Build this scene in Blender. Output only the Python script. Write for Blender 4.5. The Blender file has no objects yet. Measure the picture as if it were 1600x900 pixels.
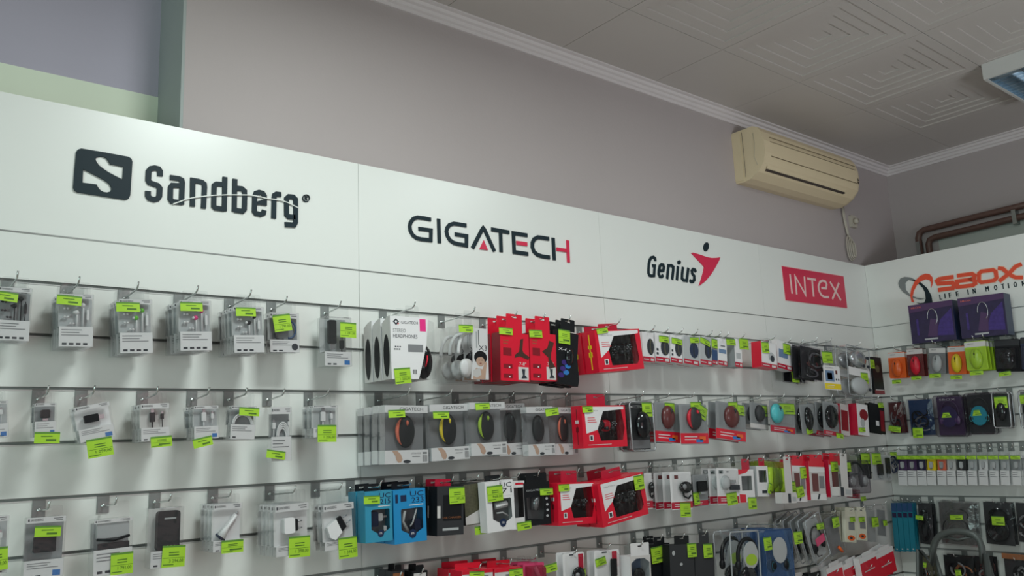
import bpy, math, random
from mathutils import Vector, Matrix
from mathutils.geometry import tessellate_polygon
random.seed(11)
SC = bpy.context.scene
COL = SC.collection

# ---------------------------------------------------------------- camera
ZO = 2.08                       # height of the top wall slot above the floor
FPX = 1318.593                  # focal length in pixels of the 1600 px frame
YAW, PITCH, ROLL = 0.693919, 0.190040, -0.044089
CAM = Vector((-5.17985, -2.65444, ZO - 0.52635))
FW = Vector((math.sin(YAW)*math.cos(PITCH), math.cos(YAW)*math.cos(PITCH), math.sin(PITCH)))
_r = Vector((math.cos(YAW), -math.sin(YAW), 0)); _u = _r.cross(FW)
RT = math.cos(ROLL)*_r + math.sin(ROLL)*_u
UP = -math.sin(ROLL)*_r + math.cos(ROLL)*_u
cd = bpy.data.cameras.new('camera'); cam = bpy.data.objects.new('camera', cd); COL.objects.link(cam)
cd.sensor_width = 36.0; cd.lens = FPX/1600*36.0; cd.clip_start = 0.05
cam.matrix_world = Matrix.Translation(CAM) @ Matrix((RT, UP, -FW)).transposed().to_4x4()
SC.camera = cam

# ---------------------------------------------------------------- world, exposure
SC.view_settings.view_transform = 'Standard'; SC.view_settings.look = 'None'
SC.view_settings.exposure = 0.0; SC.view_settings.gamma = 1.0; SC.view_settings.use_curve_mapping = False
SC.cycles.transparent_max_bounces = 40
SC.cycles.max_bounces = 8
W = bpy.data.worlds.new('world'); SC.world = W; W.use_nodes = True
W.node_tree.nodes['Background'].inputs[0].default_value = (0.75, 0.85, 1.0, 1)
W.node_tree.nodes['Background'].inputs[1].default_value = 0.15

CEIL_Z = ZO+1.32
def area(name, loc, target, sx, sy, power, col):
    l = bpy.data.lights.new(name, 'AREA'); l.shape = 'RECTANGLE'; l.size = sx; l.size_y = sy
    l.energy = power; l.color = col
    o = bpy.data.objects.new(name, l); COL.objects.link(o); o.location = loc
    o.rotation_euler = (Vector(target)-Vector(loc)).to_track_quat('-Z', 'Y').to_euler()
    return o
# daylight through the shop window in the left wall
area('window_daylight', (-7.42, -3.0, 1.75), (-2.0, -1.2, 2.6), 2.4, 2.2, 62, (0.74, 1.0, 0.95))
# added fill lights at the doorway: warm ambient, and a cool uplight for the ceiling
area('warm_fill', (-3.2, -5.5, 1.7), (-3.0, 0, 2.4), 2.0, 2.2, 13, (1.0, 0.66, 0.65))
up = area('ceiling_fill', (-3.0, -5.4, 0.9), (-1.2, -1.7, CEIL_Z), 1.8, 0.8, 14, (0.84, 0.95, 1.0)); up.data.spread = math.radians(70)
LAMPS = [(-3.9, -1.4, 35), (-2.1, -1.66, 15)]     # ceiling lamps that are switched on (their light is made with them)

# ---------------------------------------------------------------- materials
MATS = {}
def mat(name, rgb, rough=0.5, metal=0.0, spec=0.5, noise=0.0, nscale=8.0, bump=0.0, bscale=60.0):
    m = bpy.data.materials.new(name); m.use_nodes = True; nt = m.node_tree; b = nt.nodes['Principled BSDF']
    b.inputs['Base Color'].default_value = (*rgb, 1); b.inputs['Roughness'].default_value = rough
    b.inputs['Metallic'].default_value = metal; b.inputs['Specular IOR Level'].default_value = spec
    tc = nt.nodes.new('ShaderNodeTexCoord')
    n = nt.nodes.new('ShaderNodeTexNoise'); n.inputs['Scale'].default_value = nscale; n.inputs['Detail'].default_value = 4
    nt.links.new(tc.outputs['Object'], n.inputs['Vector'])
    if noise > 0:
        mx = nt.nodes.new('ShaderNodeMix'); mx.data_type = 'RGBA'
        mx.inputs[6].default_value = (*[c*(1-noise) for c in rgb], 1)
        mx.inputs[7].default_value = (*[min(1, c*(1+noise)) for c in rgb], 1)
        nt.links.new(n.outputs['Fac'], mx.inputs[0]); nt.links.new(mx.outputs[2], b.inputs['Base Color'])
    if bump > 0:
        n2 = nt.nodes.new('ShaderNodeTexNoise'); n2.inputs['Scale'].default_value = bscale
        nt.links.new(tc.outputs['Object'], n2.inputs['Vector'])
        bp = nt.nodes.new('ShaderNodeBump'); bp.inputs['Strength'].default_value = bump; bp.inputs['Distance'].default_value = 0.002
        nt.links.new(n2.outputs['Fac'], bp.inputs['Height']); nt.links.new(bp.outputs['Normal'], b.inputs['Normal'])
    MATS[name] = m
    return m
def clear(name, tint, gloss=0.10, rough=0.12, milk=0.0, milkcol=(0.8, 0.8, 0.8)):
    m = bpy.data.materials.new(name); m.use_nodes = True; nt = m.node_tree; nt.nodes.clear()
    out = nt.nodes.new('ShaderNodeOutputMaterial'); tr = nt.nodes.new('ShaderNodeBsdfTransparent')
    tr.inputs[0].default_value = (*tint, 1)
    gl = nt.nodes.new('ShaderNodeBsdfGlossy'); gl.inputs['Roughness'].default_value = rough
    gl.inputs[0].default_value = (0.9, 0.9, 0.9, 1)
    n2 = nt.nodes.new('ShaderNodeTexNoise'); n2.inputs['Scale'].default_value = 25
    tc = nt.nodes.new('ShaderNodeTexCoord'); nt.links.new(tc.outputs['Object'], n2.inputs['Vector'])
    bp = nt.nodes.new('ShaderNodeBump'); bp.inputs['Strength'].default_value = 0.4; bp.inputs['Distance'].default_value = 0.01
    nt.links.new(n2.outputs['Fac'], bp.inputs['Height']); nt.links.new(bp.outputs['Normal'], gl.inputs['Normal'])
    lw = nt.nodes.new('ShaderNodeLayerWeight'); lw.inputs[0].default_value = 0.35
    mp = nt.nodes.new('ShaderNodeMapRange'); mp.inputs[3].default_value = gloss*0.2; mp.inputs[4].default_value = min(1, gloss*5)
    nt.links.new(lw.outputs['Fresnel'], mp.inputs[0])
    m1 = nt.nodes.new('ShaderNodeMixShader'); nt.links.new(mp.outputs[0], m1.inputs[0])
    nt.links.new(tr.outputs[0], m1.inputs[1]); nt.links.new(gl.outputs[0], m1.inputs[2])
    last = m1
    if milk > 0:
        df = nt.nodes.new('ShaderNodeBsdfDiffuse'); df.inputs[0].default_value = (*milkcol, 1)
        m2 = nt.nodes.new('ShaderNodeMixShader'); m2.inputs[0].default_value = milk
        nt.links.new(m1.outputs[0], m2.inputs[1]); nt.links.new(df.outputs[0], m2.inputs[2]); last = m2
    nt.links.new(last.outputs[0], out.inputs[0])
    MATS[name] = m
def emit(name, rgb, s):
    m = bpy.data.materials.new(name); m.use_nodes = True; nt = m.node_tree; nt.nodes.clear()
    out = nt.nodes.new('ShaderNodeOutputMaterial'); e = nt.nodes.new('ShaderNodeEmission')
    e.inputs[0].default_value = (*rgb, 1); e.inputs[1].default_value = s
    nt.links.new(e.outputs[0], out.inputs[0]); MATS[name] = m

mat('board', (0.77, 0.775, 0.745), 0.32, noise=0.015, nscale=2)
mat('paint', (0.435, 0.378, 0.375), 0.7, noise=0.05, nscale=1.5, bump=0.25, bscale=90)
mat('violet', (0.49, 0.45, 0.54), 0.7, noise=0.05, nscale=2, bump=0.2)
mat('cream', (0.80, 0.86, 0.70), 0.7, noise=0.04, nscale=4)
mat('jamb_shade', (0.36, 0.39, 0.38), 0.7, noise=0.04)  # pillar side: its shade is put into a darker grey-green base colour
mat('tile', (0.50, 0.455, 0.43), 0.42, noise=0.05, nscale=1.2)
mat('cornice', (0.66, 0.60, 0.60), 0.6, noise=0.03)
mat('floor', (0.46, 0.39, 0.36), 0.35, noise=0.1)
mat('chrome', (0.62, 0.64, 0.63), 0.22, metal=1.0)
mat('steel', (0.34, 0.36, 0.35), 0.35, metal=0.9)
mat('rail', (0.62, 0.64, 0.63), 0.35, metal=0.4)
mat('ac_seam', (0.20, 0.15, 0.09), 0.6)
mat('groove', (0.30, 0.31, 0.30), 0.6)
mat('ac', (0.70, 0.57, 0.38), 0.45, noise=0.03)
mat('ac_dark', (0.05, 0.035, 0.03), 0.6)
mat('cable_cream', (0.50, 0.45, 0.38), 0.5)
mat('pipe', (0.14, 0.075, 0.06), 0.45, noise=0.25, nscale=30)
mat('ladder', (0.075, 0.085, 0.082), 0.45, metal=0.2)
mat('logo_dark', (0.012, 0.024, 0.032), 0.5, spec=0.2)
mat('logo_red', (0.66, 0.022, 0.075), 0.35)
mat('logo_pink', (0.85, 0.62, 0.60), 0.4)
mat('logo_orange', (0.80, 0.085, 0.035), 0.35)
mat('logo_peach', (0.85, 0.62, 0.48), 0.4)
mat('logo_grey', (0.20, 0.22, 0.22), 0.4)
mat('tag', (0.36, 0.60, 0.03), 0.5)
mat('tag_strip', (0.10, 0.25, 0.03), 0.5)
mat('tag_ink', (0.07, 0.16, 0.015), 0.6)
mat('white', (0.74, 0.72, 0.73), 0.4)
mat('offwhite', (0.60, 0.57, 0.56), 0.45)
mat('cream_card', (0.68, 0.66, 0.54), 0.45)
mat('grey', (0.26, 0.27, 0.28), 0.5)
mat('lgrey', (0.42, 0.43, 0.44), 0.45)
mat('ink', (0.035, 0.04, 0.05), 0.5, spec=0.25)
mat('ink_grey', (0.20, 0.20, 0.21), 0.5)
mat('black', (0.009, 0.010, 0.012), 0.45, spec=0.25)
mat('gloss_black', (0.008, 0.009, 0.011), 0.12, spec=0.5)
mat('dgrey', (0.035, 0.036, 0.040), 0.45, spec=0.25)
mat('plate', (0.28, 0.30, 0.295), 0.45, metal=0.6)
mat('red', (0.66, 0.009, 0.032), 0.35)
mat('holder', (0.055, 0.025, 0.018), 0.4)
mat('dred', (0.22, 0.010, 0.018), 0.35)
mat('genius_red', (0.46, 0.008, 0.035), 0.35)
mat('pink', (0.62, 0.06, 0.16), 0.4)
mat('magenta', (0.75, 0.03, 0.22), 0.4)
mat('green', (0.14, 0.52, 0.03), 0.4)
mat('lime', (0.36, 0.55, 0.03), 0.3)
mat('yellow', (0.80, 0.60, 0.02), 0.3)
mat('orange', (0.80, 0.13, 0.02), 0.3)
mat('salmon', (0.75, 0.16, 0.09), 0.35)
mat('blue', (0.03, 0.18, 0.50), 0.4)
mat('dblue', (0.02, 0.06, 0.16), 0.35)
mat('navy', (0.012, 0.025, 0.07), 0.35)
mat('uc_teal', (0.035, 0.27, 0.42), 0.4)
mat('uc_blue', (0.015, 0.24, 0.52), 0.4)
mat('teal', (0.01, 0.17, 0.24), 0.35)
mat('aqua', (0.08, 0.45, 0.48), 0.35)
mat('purple', (0.020, 0.012, 0.055), 0.35, noise=0.5, nscale=30)
mat('violet_glow', (0.045, 0.022, 0.17), 0.35, noise=0.5, nscale=60)
mat('plum', (0.07, 0.03, 0.10), 0.35)
mat('skin', (0.55, 0.36, 0.27), 0.5)
mat('olive', (0.09, 0.085, 0.05), 0.5, noise=0.6, nscale=120)
mat('copper', (0.36, 0.14, 0.06), 0.4, metal=0.4)
mat('maroon', (0.13, 0.025, 0.025), 0.3)
mat('silver', (0.45, 0.46, 0.48), 0.25, metal=0.7)
mat('bluegrey', (0.14, 0.22, 0.36), 0.4)
mat('louvre', (0.55, 0.62, 0.66), 0.15, metal=1.0)
mat('fixture', (0.55, 0.54, 0.52), 0.4)
mat('tube_off', (0.7, 0.75, 0.78), 0.3)
emit('tube_dim', (0.72, 0.86, 1.0), 0.9)
mat('pale_wall', (0.50, 0.53, 0.49), 0.7, noise=0.04)
emit('tube_on', (0.85, 1.0, 0.95), 6)
clear('clear', (0.96, 0.965, 0.965), gloss=0.045)
clear('shell', (0.93, 0.935, 0.935), gloss=0.05, milk=0.025, milkcol=(0.75, 0.76, 0.77))
clear('frost', (0.90, 0.905, 0.905), gloss=0.04, milk=0.035, milkcol=(0.66, 0.66, 0.66))
clear('smoke', (0.72, 0.70, 0.73), gloss=0.05, milk=0.02, milkcol=(0.3, 0.3, 0.33))
clear('rim', (0.75, 0.78, 0.80), gloss=0.25, milk=0.35, milkcol=(0.7, 0.72, 0.75))
clear('silverfilm', (0.70, 0.71, 0.72), gloss=0.30, rough=0.18, milk=0.06)
clear('bluefilm', (0.45, 0.60, 0.80), gloss=0.10, milk=0.20, milkcol=(0.12, 0.25, 0.5))
clear('greenfilm', (0.62, 0.72, 0.22), gloss=0.10, milk=0.25, milkcol=(0.35, 0.42, 0.08))
clear('pinkfilm', (0.70, 0.32, 0.38), gloss=0.10, milk=0.25, milkcol=(0.45, 0.08, 0.14))
clear('glass', (0.92, 0.95, 0.95), gloss=0.12, rough=0.02)

# ---------------------------------------------------------------- mesh builder
_txt = {}
def text_geo(s):
    """flat glyph mesh of a string, bounding box scaled to 0..1 in both directions"""
    if s not in _txt:
        cu = bpy.data.curves.new('t', 'FONT'); cu.body = s; cu.size = 1; cu.resolution_u = 2
        o = bpy.data.objects.new('t', cu); me = bpy.data.meshes.new_from_object(o)
        vs = [(v.co.x, v.co.y) for v in me.vertices]; fs = [tuple(p.vertices) for p in me.polygons]
        x0 = min(v[0] for v in vs); x1 = max(v[0] for v in vs); y0 = min(v[1] for v in vs); y1 = max(v[1] for v in vs)
        _txt[s] = ([((v[0]-x0)/max(1e-6, x1-x0), (v[1]-y0)/max(1e-6, y1-y0)) for v in vs], fs, (x1-x0)/max(1e-6, y1-y0))
        bpy.data.meshes.remove(me); bpy.data.objects.remove(o); bpy.data.curves.remove(cu)
    return _txt[s]

class MB:
    def __init__(s): s.v = []; s.f = []; s.m = []; s.sm = []; s.names = []
    def _mi(s, m):
        if m not in s.names: s.names.append(m)
        return s.names.index(m)
    def add(s, vs, fs, m, smooth=False):
        b = len(s.v); s.v += [tuple(p) for p in vs]; k = s._mi(m)
        for f in fs: s.f.append(tuple(b+i for i in f)); s.m.append(k); s.sm.append(smooth)
        return s
    def box(s, x0, x1, y0, y1, z0, z1, m, bev=0.0):
        if bev > 0:
            b = min(bev, abs(x1-x0)*.45, abs(z1-z0)*.45)
            return s.prism([(x0+b, z0), (x1-b, z0), (x1-b*.3, z0+b*.3), (x1, z0+b), (x1, z1-b), (x1-b*.3, z1-b*.3), (x1-b, z1),
                            (x0+b, z1), (x0+b*.3, z1-b*.3), (x0, z1-b), (x0, z0+b), (x0+b*.3, z0+b*.3)], y0, y1, m)
        vs = [(x0, y0, z0), (x1, y0, z0), (x1, y1, z0), (x0, y1, z0), (x0, y0, z1), (x1, y0, z1), (x1, y1, z1), (x0, y1, z1)]
        return s.add(vs, [(0, 3, 2, 1), (4, 5, 6, 7), (0, 1, 5, 4), (1, 2, 6, 5), (2, 3, 7, 6), (3, 0, 4, 7)], m)
    def quad(s, x0, x1, z0, z1, y, m):      # flat print facing -y
        return s.add([(x0, y, z0), (x1, y, z0), (x1, y, z1), (x0, y, z1)], [(0, 1, 2, 3)], m)
    def flat(s, pts, y, m, holes=()):       # polygon in xz with holes, facing -y
        loops = [[Vector((p[0], p[1], 0)) for p in pts]] + [[Vector((p[0], p[1], 0)) for p in h] for h in holes]
        tris = tessellate_polygon(loops); flatv = [p for l in loops for p in l]
        out = []
        for t in tris:
            a, b, c = [flatv[i] for i in t]
            cr = (b.x-a.x)*(c.y-a.y)-(b.y-a.y)*(c.x-a.x)
            out.append(t if cr > 0 else (t[0], t[2], t[1]))
        return s.add([(p.x, y, p.y) for p in flatv], out, m)
    def prism(s, pts, y0, y1, m, holes=(), back=True):   # extruded outline, front at y0
        s.flat(pts, y0, m, holes)
        if back: 
            k = len(s.f); s.flat(pts, y1, m, holes)
            for i in range(k, len(s.f)): s.f[i] = s.f[i][::-1]
        for loop in [pts, *holes]:
            n = len(loop); vs = [(p[0], y0, p[1]) for p in loop]+[(p[0], y1, p[1]) for p in loop]
            s.add(vs, [(i, (i+1) % n, n+(i+1) % n, n+i) for i in range(n)], m)
        return s
    def tube(s, pts, r, m, n=8, closed=False):
        P = [Vector(p) for p in pts]; L = len(P); vs = []; ref = None
        for i, p in enumerate(P):
            if closed: d = P[(i+1) % L]-P[i-1]
            else: d = P[min(i+1, L-1)]-P[max(i-1, 0)]
            d.normalize()
            if ref is None: ref = Vector((0, 0, 1)) if abs(d.z) < .9 else Vector((0, 1, 0))
            a = (ref-d*ref.dot(d)); a.normalize(); ref = a; b = d.cross(a)
            rr = r[i] if isinstance(r, (list, tuple)) else r
            for k in range(n): t = 2*math.pi*k/n; vs.append(p+(a*math.cos(t)+b*math.sin(t))*rr)
        fs = []
        for i in range(L if closed else L-1):
            j = (i+1) % L
            for k in range(n): fs.append((i*n+k, i*n+(k+1) % n, j*n+(k+1) % n, j*n+k))
        if not closed: fs += [tuple(range(n))[::-1], tuple((L-1)*n+k for k in range(n))]
        return s.add(vs, fs, m, True)
    def ell(s, c, r, m, seg=14, rings=8, half=False):
        vs = []; fs = []
        for i in range(rings+1):
            t = math.pi*i/rings
            for k in range(seg):
                a = 2*math.pi*k/seg
                y = math.sin(t)*math.sin(a)*r[1]
                if half and y > 0: y = 0
                vs.append((c[0]+math.sin(t)*math.cos(a)*r[0], c[1]+y, c[2]+math.cos(t)*r[2]))
        for i in range(rings):
            for k in range(seg): fs.append((i*seg+k, (i+1)*seg+k, (i+1)*seg+(k+1) % seg, i*seg+(k+1) % seg))
        return s.add(vs, fs, m, True)
    def cyl(s, a, b, r0, r1, m, n=12): return s.tube([a, b], [r0, r1], m, n)
    def text(s, t, x0, x1, z0, z1, y, m):
        vs, fs, _ = text_geo(t)
        return s.add([(x0+v[0]*(x1-x0), y, z0+v[1]*(z1-z0)) for v in vs], fs, m)
    def build(s, name, parent=None):
        me = bpy.data.meshes.new(name); me.from_pydata(s.v, [], s.f)
        for n in s.names: me.materials.append(MATS[n])
        me.polygons.foreach_set('material_index', s.m); me.polygons.foreach_set('use_smooth', s.sm); me.update()
        o = bpy.data.objects.new(name, me); COL.objects.link(o)
        if parent is not None: o.parent = parent
        return o
def ring(cx, cz, rx, rz, n=20, a0=0.0, a1=360.0):
    full = abs(a1-a0) >= 360
    return [(cx+rx*math.cos(math.radians(a0+(a1-a0)*i/(n if full else n-1))), cz+rz*math.sin(math.radians(a0+(a1-a0)*i/(n if full else n-1)))) for i in range(n)]
def ring3(cx, y, cz, rx, rz, n=20, a0=0.0, a1=360.0): return [(p[0], y, p[1]) for p in ring(cx, cz, rx, rz, n, a0, a1)]
def thing(name, label, cat, M=None, group=None):
    o = bpy.data.objects.new(name, None); o.empty_display_size = 0.05; COL.objects.link(o)
    if M is not None: o.matrix_world = M
    o['label'] = label; o['category'] = cat
    if group: o['group'] = group
    return o
def tagobj(o, label, cat, group=None):
    o['label'] = label; o['category'] = cat
    if group: o['group'] = group
    return o
def structure(o): o['kind'] = 'structure'; return o

# a point of the photograph carried onto a wall plane at a real distance
def ray(x, y): return RT*((x-800)/FPX) - UP*((y-450)/FPX) + FW
def on_main(x, y, D=0.0):
    d = ray(x, y); return CAM + d*((-D-CAM.y)/d.y)
def on_right(x, y, D=0.0):
    d = ray(x, y); return CAM + d*((-D-CAM.x)/d.x)
def on(wall, x, y, D=0.0): return on_main(x, y, D) if wall == 'M' else on_right(x, y, D)
WROT = {'M': Matrix.Identity(4), 'R': Matrix.Rotation(-math.pi/2, 4, 'Z')}
def flat_frame(wall): return WROT[wall]   # local x = to the right along the wall, local -y = out of the wall
# ================================================================ SETTING
CEIL = ZO+1.32
XR, YB, XL, YF = 0.57, 0.05, -7.5, -5.6      # room walls
T = 0.12
b = MB(); b.box(XL, XR+T, YF, 0.4, -0.1, 0, 'floor'); structure(b.build('floor'))
b = MB(); b.box(-4.315, XR+T, YB, 0.6, 0, CEIL+.1, 'paint')
structure(b.build('wall_back'))
b = MB(); b.box(-4.325, -4.3145, YB+0.0005, 0.45, 0, CEIL+.1, 'jamb_shade'); structure(b.build('trim_1'))
zc = on_main(150, 131.5, -0.30).z
b = MB(); b.box(XL-T, -4.325, 0.30, 0.45, zc, CEIL+.1, 'violet'); b.box(XL-T, -4.325, 0.295, 0.45, 0, zc, 'cream'); structure(b.build('wall_recess'))
b = MB(); b.box(XR, XR+T, YF, YB, 0, CEIL+.1, 'paint'); structure(b.build('wall_right'))
# left wall with a shop window, front wall with an open doorway
b = MB(); wy0, wy1, wz0, wz1 = -4.3, -1.7, 0.6, 2.95
b.box(XL-T, XL, YF, wy0, 0, CEIL, 'paint'); b.box(XL-T, XL, wy1, 0.30, 0, CEIL, 'paint')
b.box(XL-T, XL, wy0, wy1, 0, wz0, 'paint'); b.box(XL-T, XL, wy0, wy1, wz1, CEIL, 'paint'); structure(b.build('wall_left'))
b = MB()
for y in (wy0, (wy0+wy1)/2-.03, wy1-.06): b.box(XL-.08, XL-.02, y, y+.06, wz0, wz1, 'white')
for z in (wz0, wz1-.06): b.box(XL-.08, XL-.02, wy0, wy1, z, z+.06, 'white')
structure(b.build('window_1'))
b = MB(); b.box(XL, -4.3, YF-T, YF, 0, CEIL, 'paint'); b.box(-2.1, XR, YF-T, YF, 0, CEIL, 'paint'); b.box(-4.3, -2.1, YF-T, YF, 2.9, CEIL, 'paint')
structure(b.build('wall_front'))
# ceiling: pressed tiles with nested square ridges
TP = 0.656; X0 = -2.605-TP*8; Y0 = -0.43
ys = [YB]+[Y0-TP*i for i in range(9)]
b = MB(); b.box(XL, XR, YF, 0.3, CEIL+.038, CEIL+.1, 'tile')
def rect_ring(o, i, z):      # flat ring facing down between two rectangles (x0,x1,y0,y1)
    vs = [(o[0], o[2], z), (o[1], o[2], z), (o[1], o[3], z), (o[0], o[3], z), (i[0], i[2], z), (i[1], i[2], z), (i[1], i[3], z), (i[0], i[3], z)]
    b.add(vs, [(k, 4+k, 4+(k+1) % 4, (k+1) % 4) for k in range(4)], 'tile')
def rect_wall(o, z0, z1):
    P = [(o[0], o[2]), (o[1], o[2]), (o[1], o[3]), (o[0], o[3])]
    b.add([(*p, z0) for p in P]+[(*p, z1) for p in P], [(k, (k+1) % 4, 4+(k+1) % 4, 4+k) for k in range(4)], 'tile')
nx = 17
for j in range(len(ys)-1):
    for i in range(nx):
        xa = X0+TP*i; xb = min(xa+TP, XR); yb_, ya = ys[j], ys[j+1]
        if xa > XR-.02 or xb < XL: continue
        if j == 0 or xb-xa < TP-.01:
            b.box(xa+.0015, xb-.0015, ya+.0015, yb_-.0015, CEIL, CEIL+.02, 'tile'); continue
        o = (xa+.0015, xb-.0015, ya+.0015, yb_-.0015); rect_wall(o, CEIL, CEIL+.037); cx, cy = xa+TP/2, (ya+yb_)/2; z = CEIL
        for q in range(5):      # pressed square steps, each a little deeper
            h = 0.275-0.059*q; r_ = (cx-h, cx+h, cy-h, cy+h); rect_ring(o, r_, z); rect_wall(r_, z, z+.0068); z += .0068; o = r_
        b.add([(o[0], o[2], z), (o[0], o[3], z), (o[1], o[3], z), (o[1], o[2], z)], [(0, 1, 2, 3)], 'tile')
structure(b.build('ceiling'))
# cornice: stepped moulding, back wall and right wall
prof = [(0, -.058), (.010, -.058), (.012, -.044), (.022, -.040), (.026, -.026), (.038, -.022), (.044, -.010), (.060, -.008), (.060, 0), (0, 0)]
def cornice(name, a, bb, nrm, mitre):
    A, B, N = Vector(a), Vector(bb), Vector(nrm); d = (B-A).normalized(); vs = []
    for P, mt in ((A, mitre[0]), (B, mitre[1])):
        for (o, z) in prof: vs.append(P+N*o+d*(o*mt)+Vector((0, 0, z)))
    n = len(prof); m = MB(); m.add(vs, [(i, (i+1) % n, n+(i+1) % n, n+i) for i in range(n)], 'cornice'); structure(m.build(name))
cornice('trim_2', (-4.315, YB, CEIL), (XR, YB, CEIL), (0, -1, 0), (0, -1))
cornice('trim_3', (XR, YB, CEIL), (XR, YF, CEIL), (-1, 0, 0), (1, 0))

# ---------------------------------------------------------------- slatwall
SP = 0.15; ZSEAM = ZO+0.1414; ZTOP = ZO+0.5463
def slat_panel(wall, a, bb, label, k0=1, k1=13, boards=True):
    """a..b along the wall, local x"""
    t = thing('slatwall_panel', label, 'slatwall panel', Matrix.Translation(Vector((a, 0, 0)) if wall == 'M' else Vector((0, -a, 0))) @ WROT[wall], 'slatwall panels')
    w = bb-a; g = .0009; m = MB(); m.box(g, w-g, 0.010, 0.022, 0.02, ZSEAM-.002, 'board')
    m.box(g, w-g, 0, 0.0101, ZO+.0046, ZSEAM-.0025, 'board')
    for k in range(k0, k1+1):
        z1 = ZO-(k-1)*SP-.0046; z0 = z1-SP+.0092
        m.box(g, w-g, 0, 0.0101, max(z0, .02), z1, 'board')
    m.build('board', t)
    for k in range(k0, k1+1):
        z = ZO-(k-1)*SP; r = MB()
        r.box(g, w-g, 0.0085, 0.0099, z-.0048, z+.0048, 'groove')
        r.box(g, w-g, -0.0010, 0.0085, z-.0047, z-.0034, 'rail'); r.box(g, w-g, -0.0012, -0.0001, z-.0072, z-.0034, 'rail')
        r.box(g, w-g, -0.0006, 0.0085, z+.0040, z+.0047, 'steel')
        r.build('slot_rail', t)
    return t
def header(wall, a, bb, label):
    t = thing('header_board', label, 'header board', Matrix.Translation(Vector((a, 0, 0)) if wall == 'M' else Vector((0, -a, 0))) @ WROT[wall], 'header boards')
    m = MB(); m.box(.0006, bb-a-.0006, 0, 0.022, ZSEAM+.001, ZTOP, 'board'); m.build('board', t)
    r = MB(); r.box(0, bb-a, -0.0015, 0.006, ZSEAM-.0035, ZSEAM+.0005, 'steel'); r.build('trim_strip', t)
edges = [-6.21, -4.95, -3.690, -2.429, -1.168, -0.0]
nm = ['left edge', 'the earphone packs', 'the boxed headphones', 'the white boxed mice', 'the corner']
lb = ['leftmost white slatwall panel, at the edge of the photo', 'white slatwall panel behind the earphone and charger packs', 'white slatwall panel behind the boxed headphones and wireless mice',
      'white slatwall panel behind the small white mouse boxes', 'white slatwall panel ending at the inside corner']
hl = ['plain white header board end at the left edge of the photo', 'white header board carrying the black S emblem and dark lettering', 'white header board with the wide black and red capital lettering',
      'white header board with the red leaping figure sign', 'white header board with the red plate, ending at the corner']
for i in range(5):
    slat_panel('M', edges[i], edges[i+1] - (0 if i < 4 else 0.0), lb[i]); header('M', edges[i], edges[i+1], hl[i])
slat_panel('R', 0.0, 1.22, 'white slatwall panel of the right wall with the coloured mice'); header('R', 0.0, 1.22, 'white header board of the right wall with the orange lettering')
slat_panel('R', 1.22, 2.44, 'white slatwall panel of the right wall beyond the photo edge'); header('R', 1.22, 2.44, 'plain white header board of the right wall beyond the photo edge')
# battens that carry the panels off the wall
for x in (-3.0, -1.0):
    b = MB(); b.box(x, x+.06, 0.0225, 0.0495, 0.05, ZTOP-.05, 'dgrey'); tagobj(b.build('wall_batten'), 'dark batten hidden between the slatwall and the wall', 'batten', 'wall battens')
for y in (-.6, -1.8):
    b = MB(); b.box(0.0225, XR-.0005, y, y+.05, ZTOP-.35, ZTOP-.31, 'dgrey'); tagobj(b.build('support_bracket'), 'dark bracket holding the right display panel off the wall', 'bracket', 'support brackets')

# ================================================================ BRAND SIGNS
def sign_parts(root, wall, org, strokes, S, ox, oy, base_w):
    """strokes: (part name, material, kind, points, width px); points in zoomed photo coordinates"""
    Wi = (Matrix.Translation(org) @ WROT[wall]).inverted()
    def loc(p, D=0.0):
        q = Wi @ on(wall, ox+p[0]/S, oy+p[1]/S, D); return (q.x, q.z)
    for i, st in enumerate(strokes):
        name, m, kind, pts = st[0], st[1], st[2], st[3]; wd = st[4] if len(st) > 4 else base_w
        lift = .0045+.00012*i + (st[5] if len(st) > 5 else 0)
        M_ = MB()
        if kind == 'fill':
            holes = st[6] if len(st) > 6 else []
            M_.prism([loc(p) for p in pts], -lift, -.0004, m, [[loc(p) for p in h] for h in holes], back=False)
        else:
            for k, line in enumerate(pts):
                P = [Vector(loc(p)) for p in line]
                # px width to metres at the middle of the stroke
                c = line[len(line)//2]; a1 = loc(c); a2 = loc((c[0], c[1]+10)); mpx = (Vector(a1)-Vector(a2)).length/10
                h = wd*mpx/2
                closed = kind == 'loop'; n = len(P)
                L, Rr = [], []
                for j in range(n):
                    if closed: d0 = (P[j]-P[j-1]).normalized(); d1 = (P[(j+1) % n]-P[j]).normalized()
                    else:
                        d0 = (P[j]-P[j-1]).normalized() if j else (P[1]-P[0]).normalized()
                        d1 = (P[j+1]-P[j]).normalized() if j < n-1 else d0
                    n0 = Vector((-d0.y, d0.x)); n1 = Vector((-d1.y, d1.x)); mm = (n0+n1)
                    mm = mm.normalized() if mm.length > 1e-6 else n0
                    s = h/max(.45, mm.dot(n0))
                    L.append(P[j]+mm*s); Rr.append(P[j]-mm*s)
                N = len(L); rng = range(N if closed else N-1); y0 = -lift-.00004*k
                vs = [(p.x, y0, p.y) for p in L]+[(p.x, y0, p.y) for p in Rr]+[(p.x, -.0004, p.y) for p in L]+[(p.x, -.0004, p.y) for p in Rr]
                fs = []
                for j in rng:
                    q = (j+1) % N
                    fs += [(j, N+j, N+q, q), (j, q, 2*N+q, 2*N+j), (N+j, 3*N+j, 3*N+q, N+q)]
                if not closed: fs += [(0, 2*N, 3*N, N), (N-1, 2*N-1, 4*N-1, 3*N-1)]
                M_.add(vs, fs, m)
        M_.build(name, root)
def sign(name, label, wall, px, strokes, S, ox, oy, base_w):
    org = on(wall, *px, 0.0); t = thing(name, label, 'sign', Matrix.Translation(org) @ WROT[wall])
    sign_parts(t, wall, org, strokes, S, ox, oy, base_w); return t, org
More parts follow.
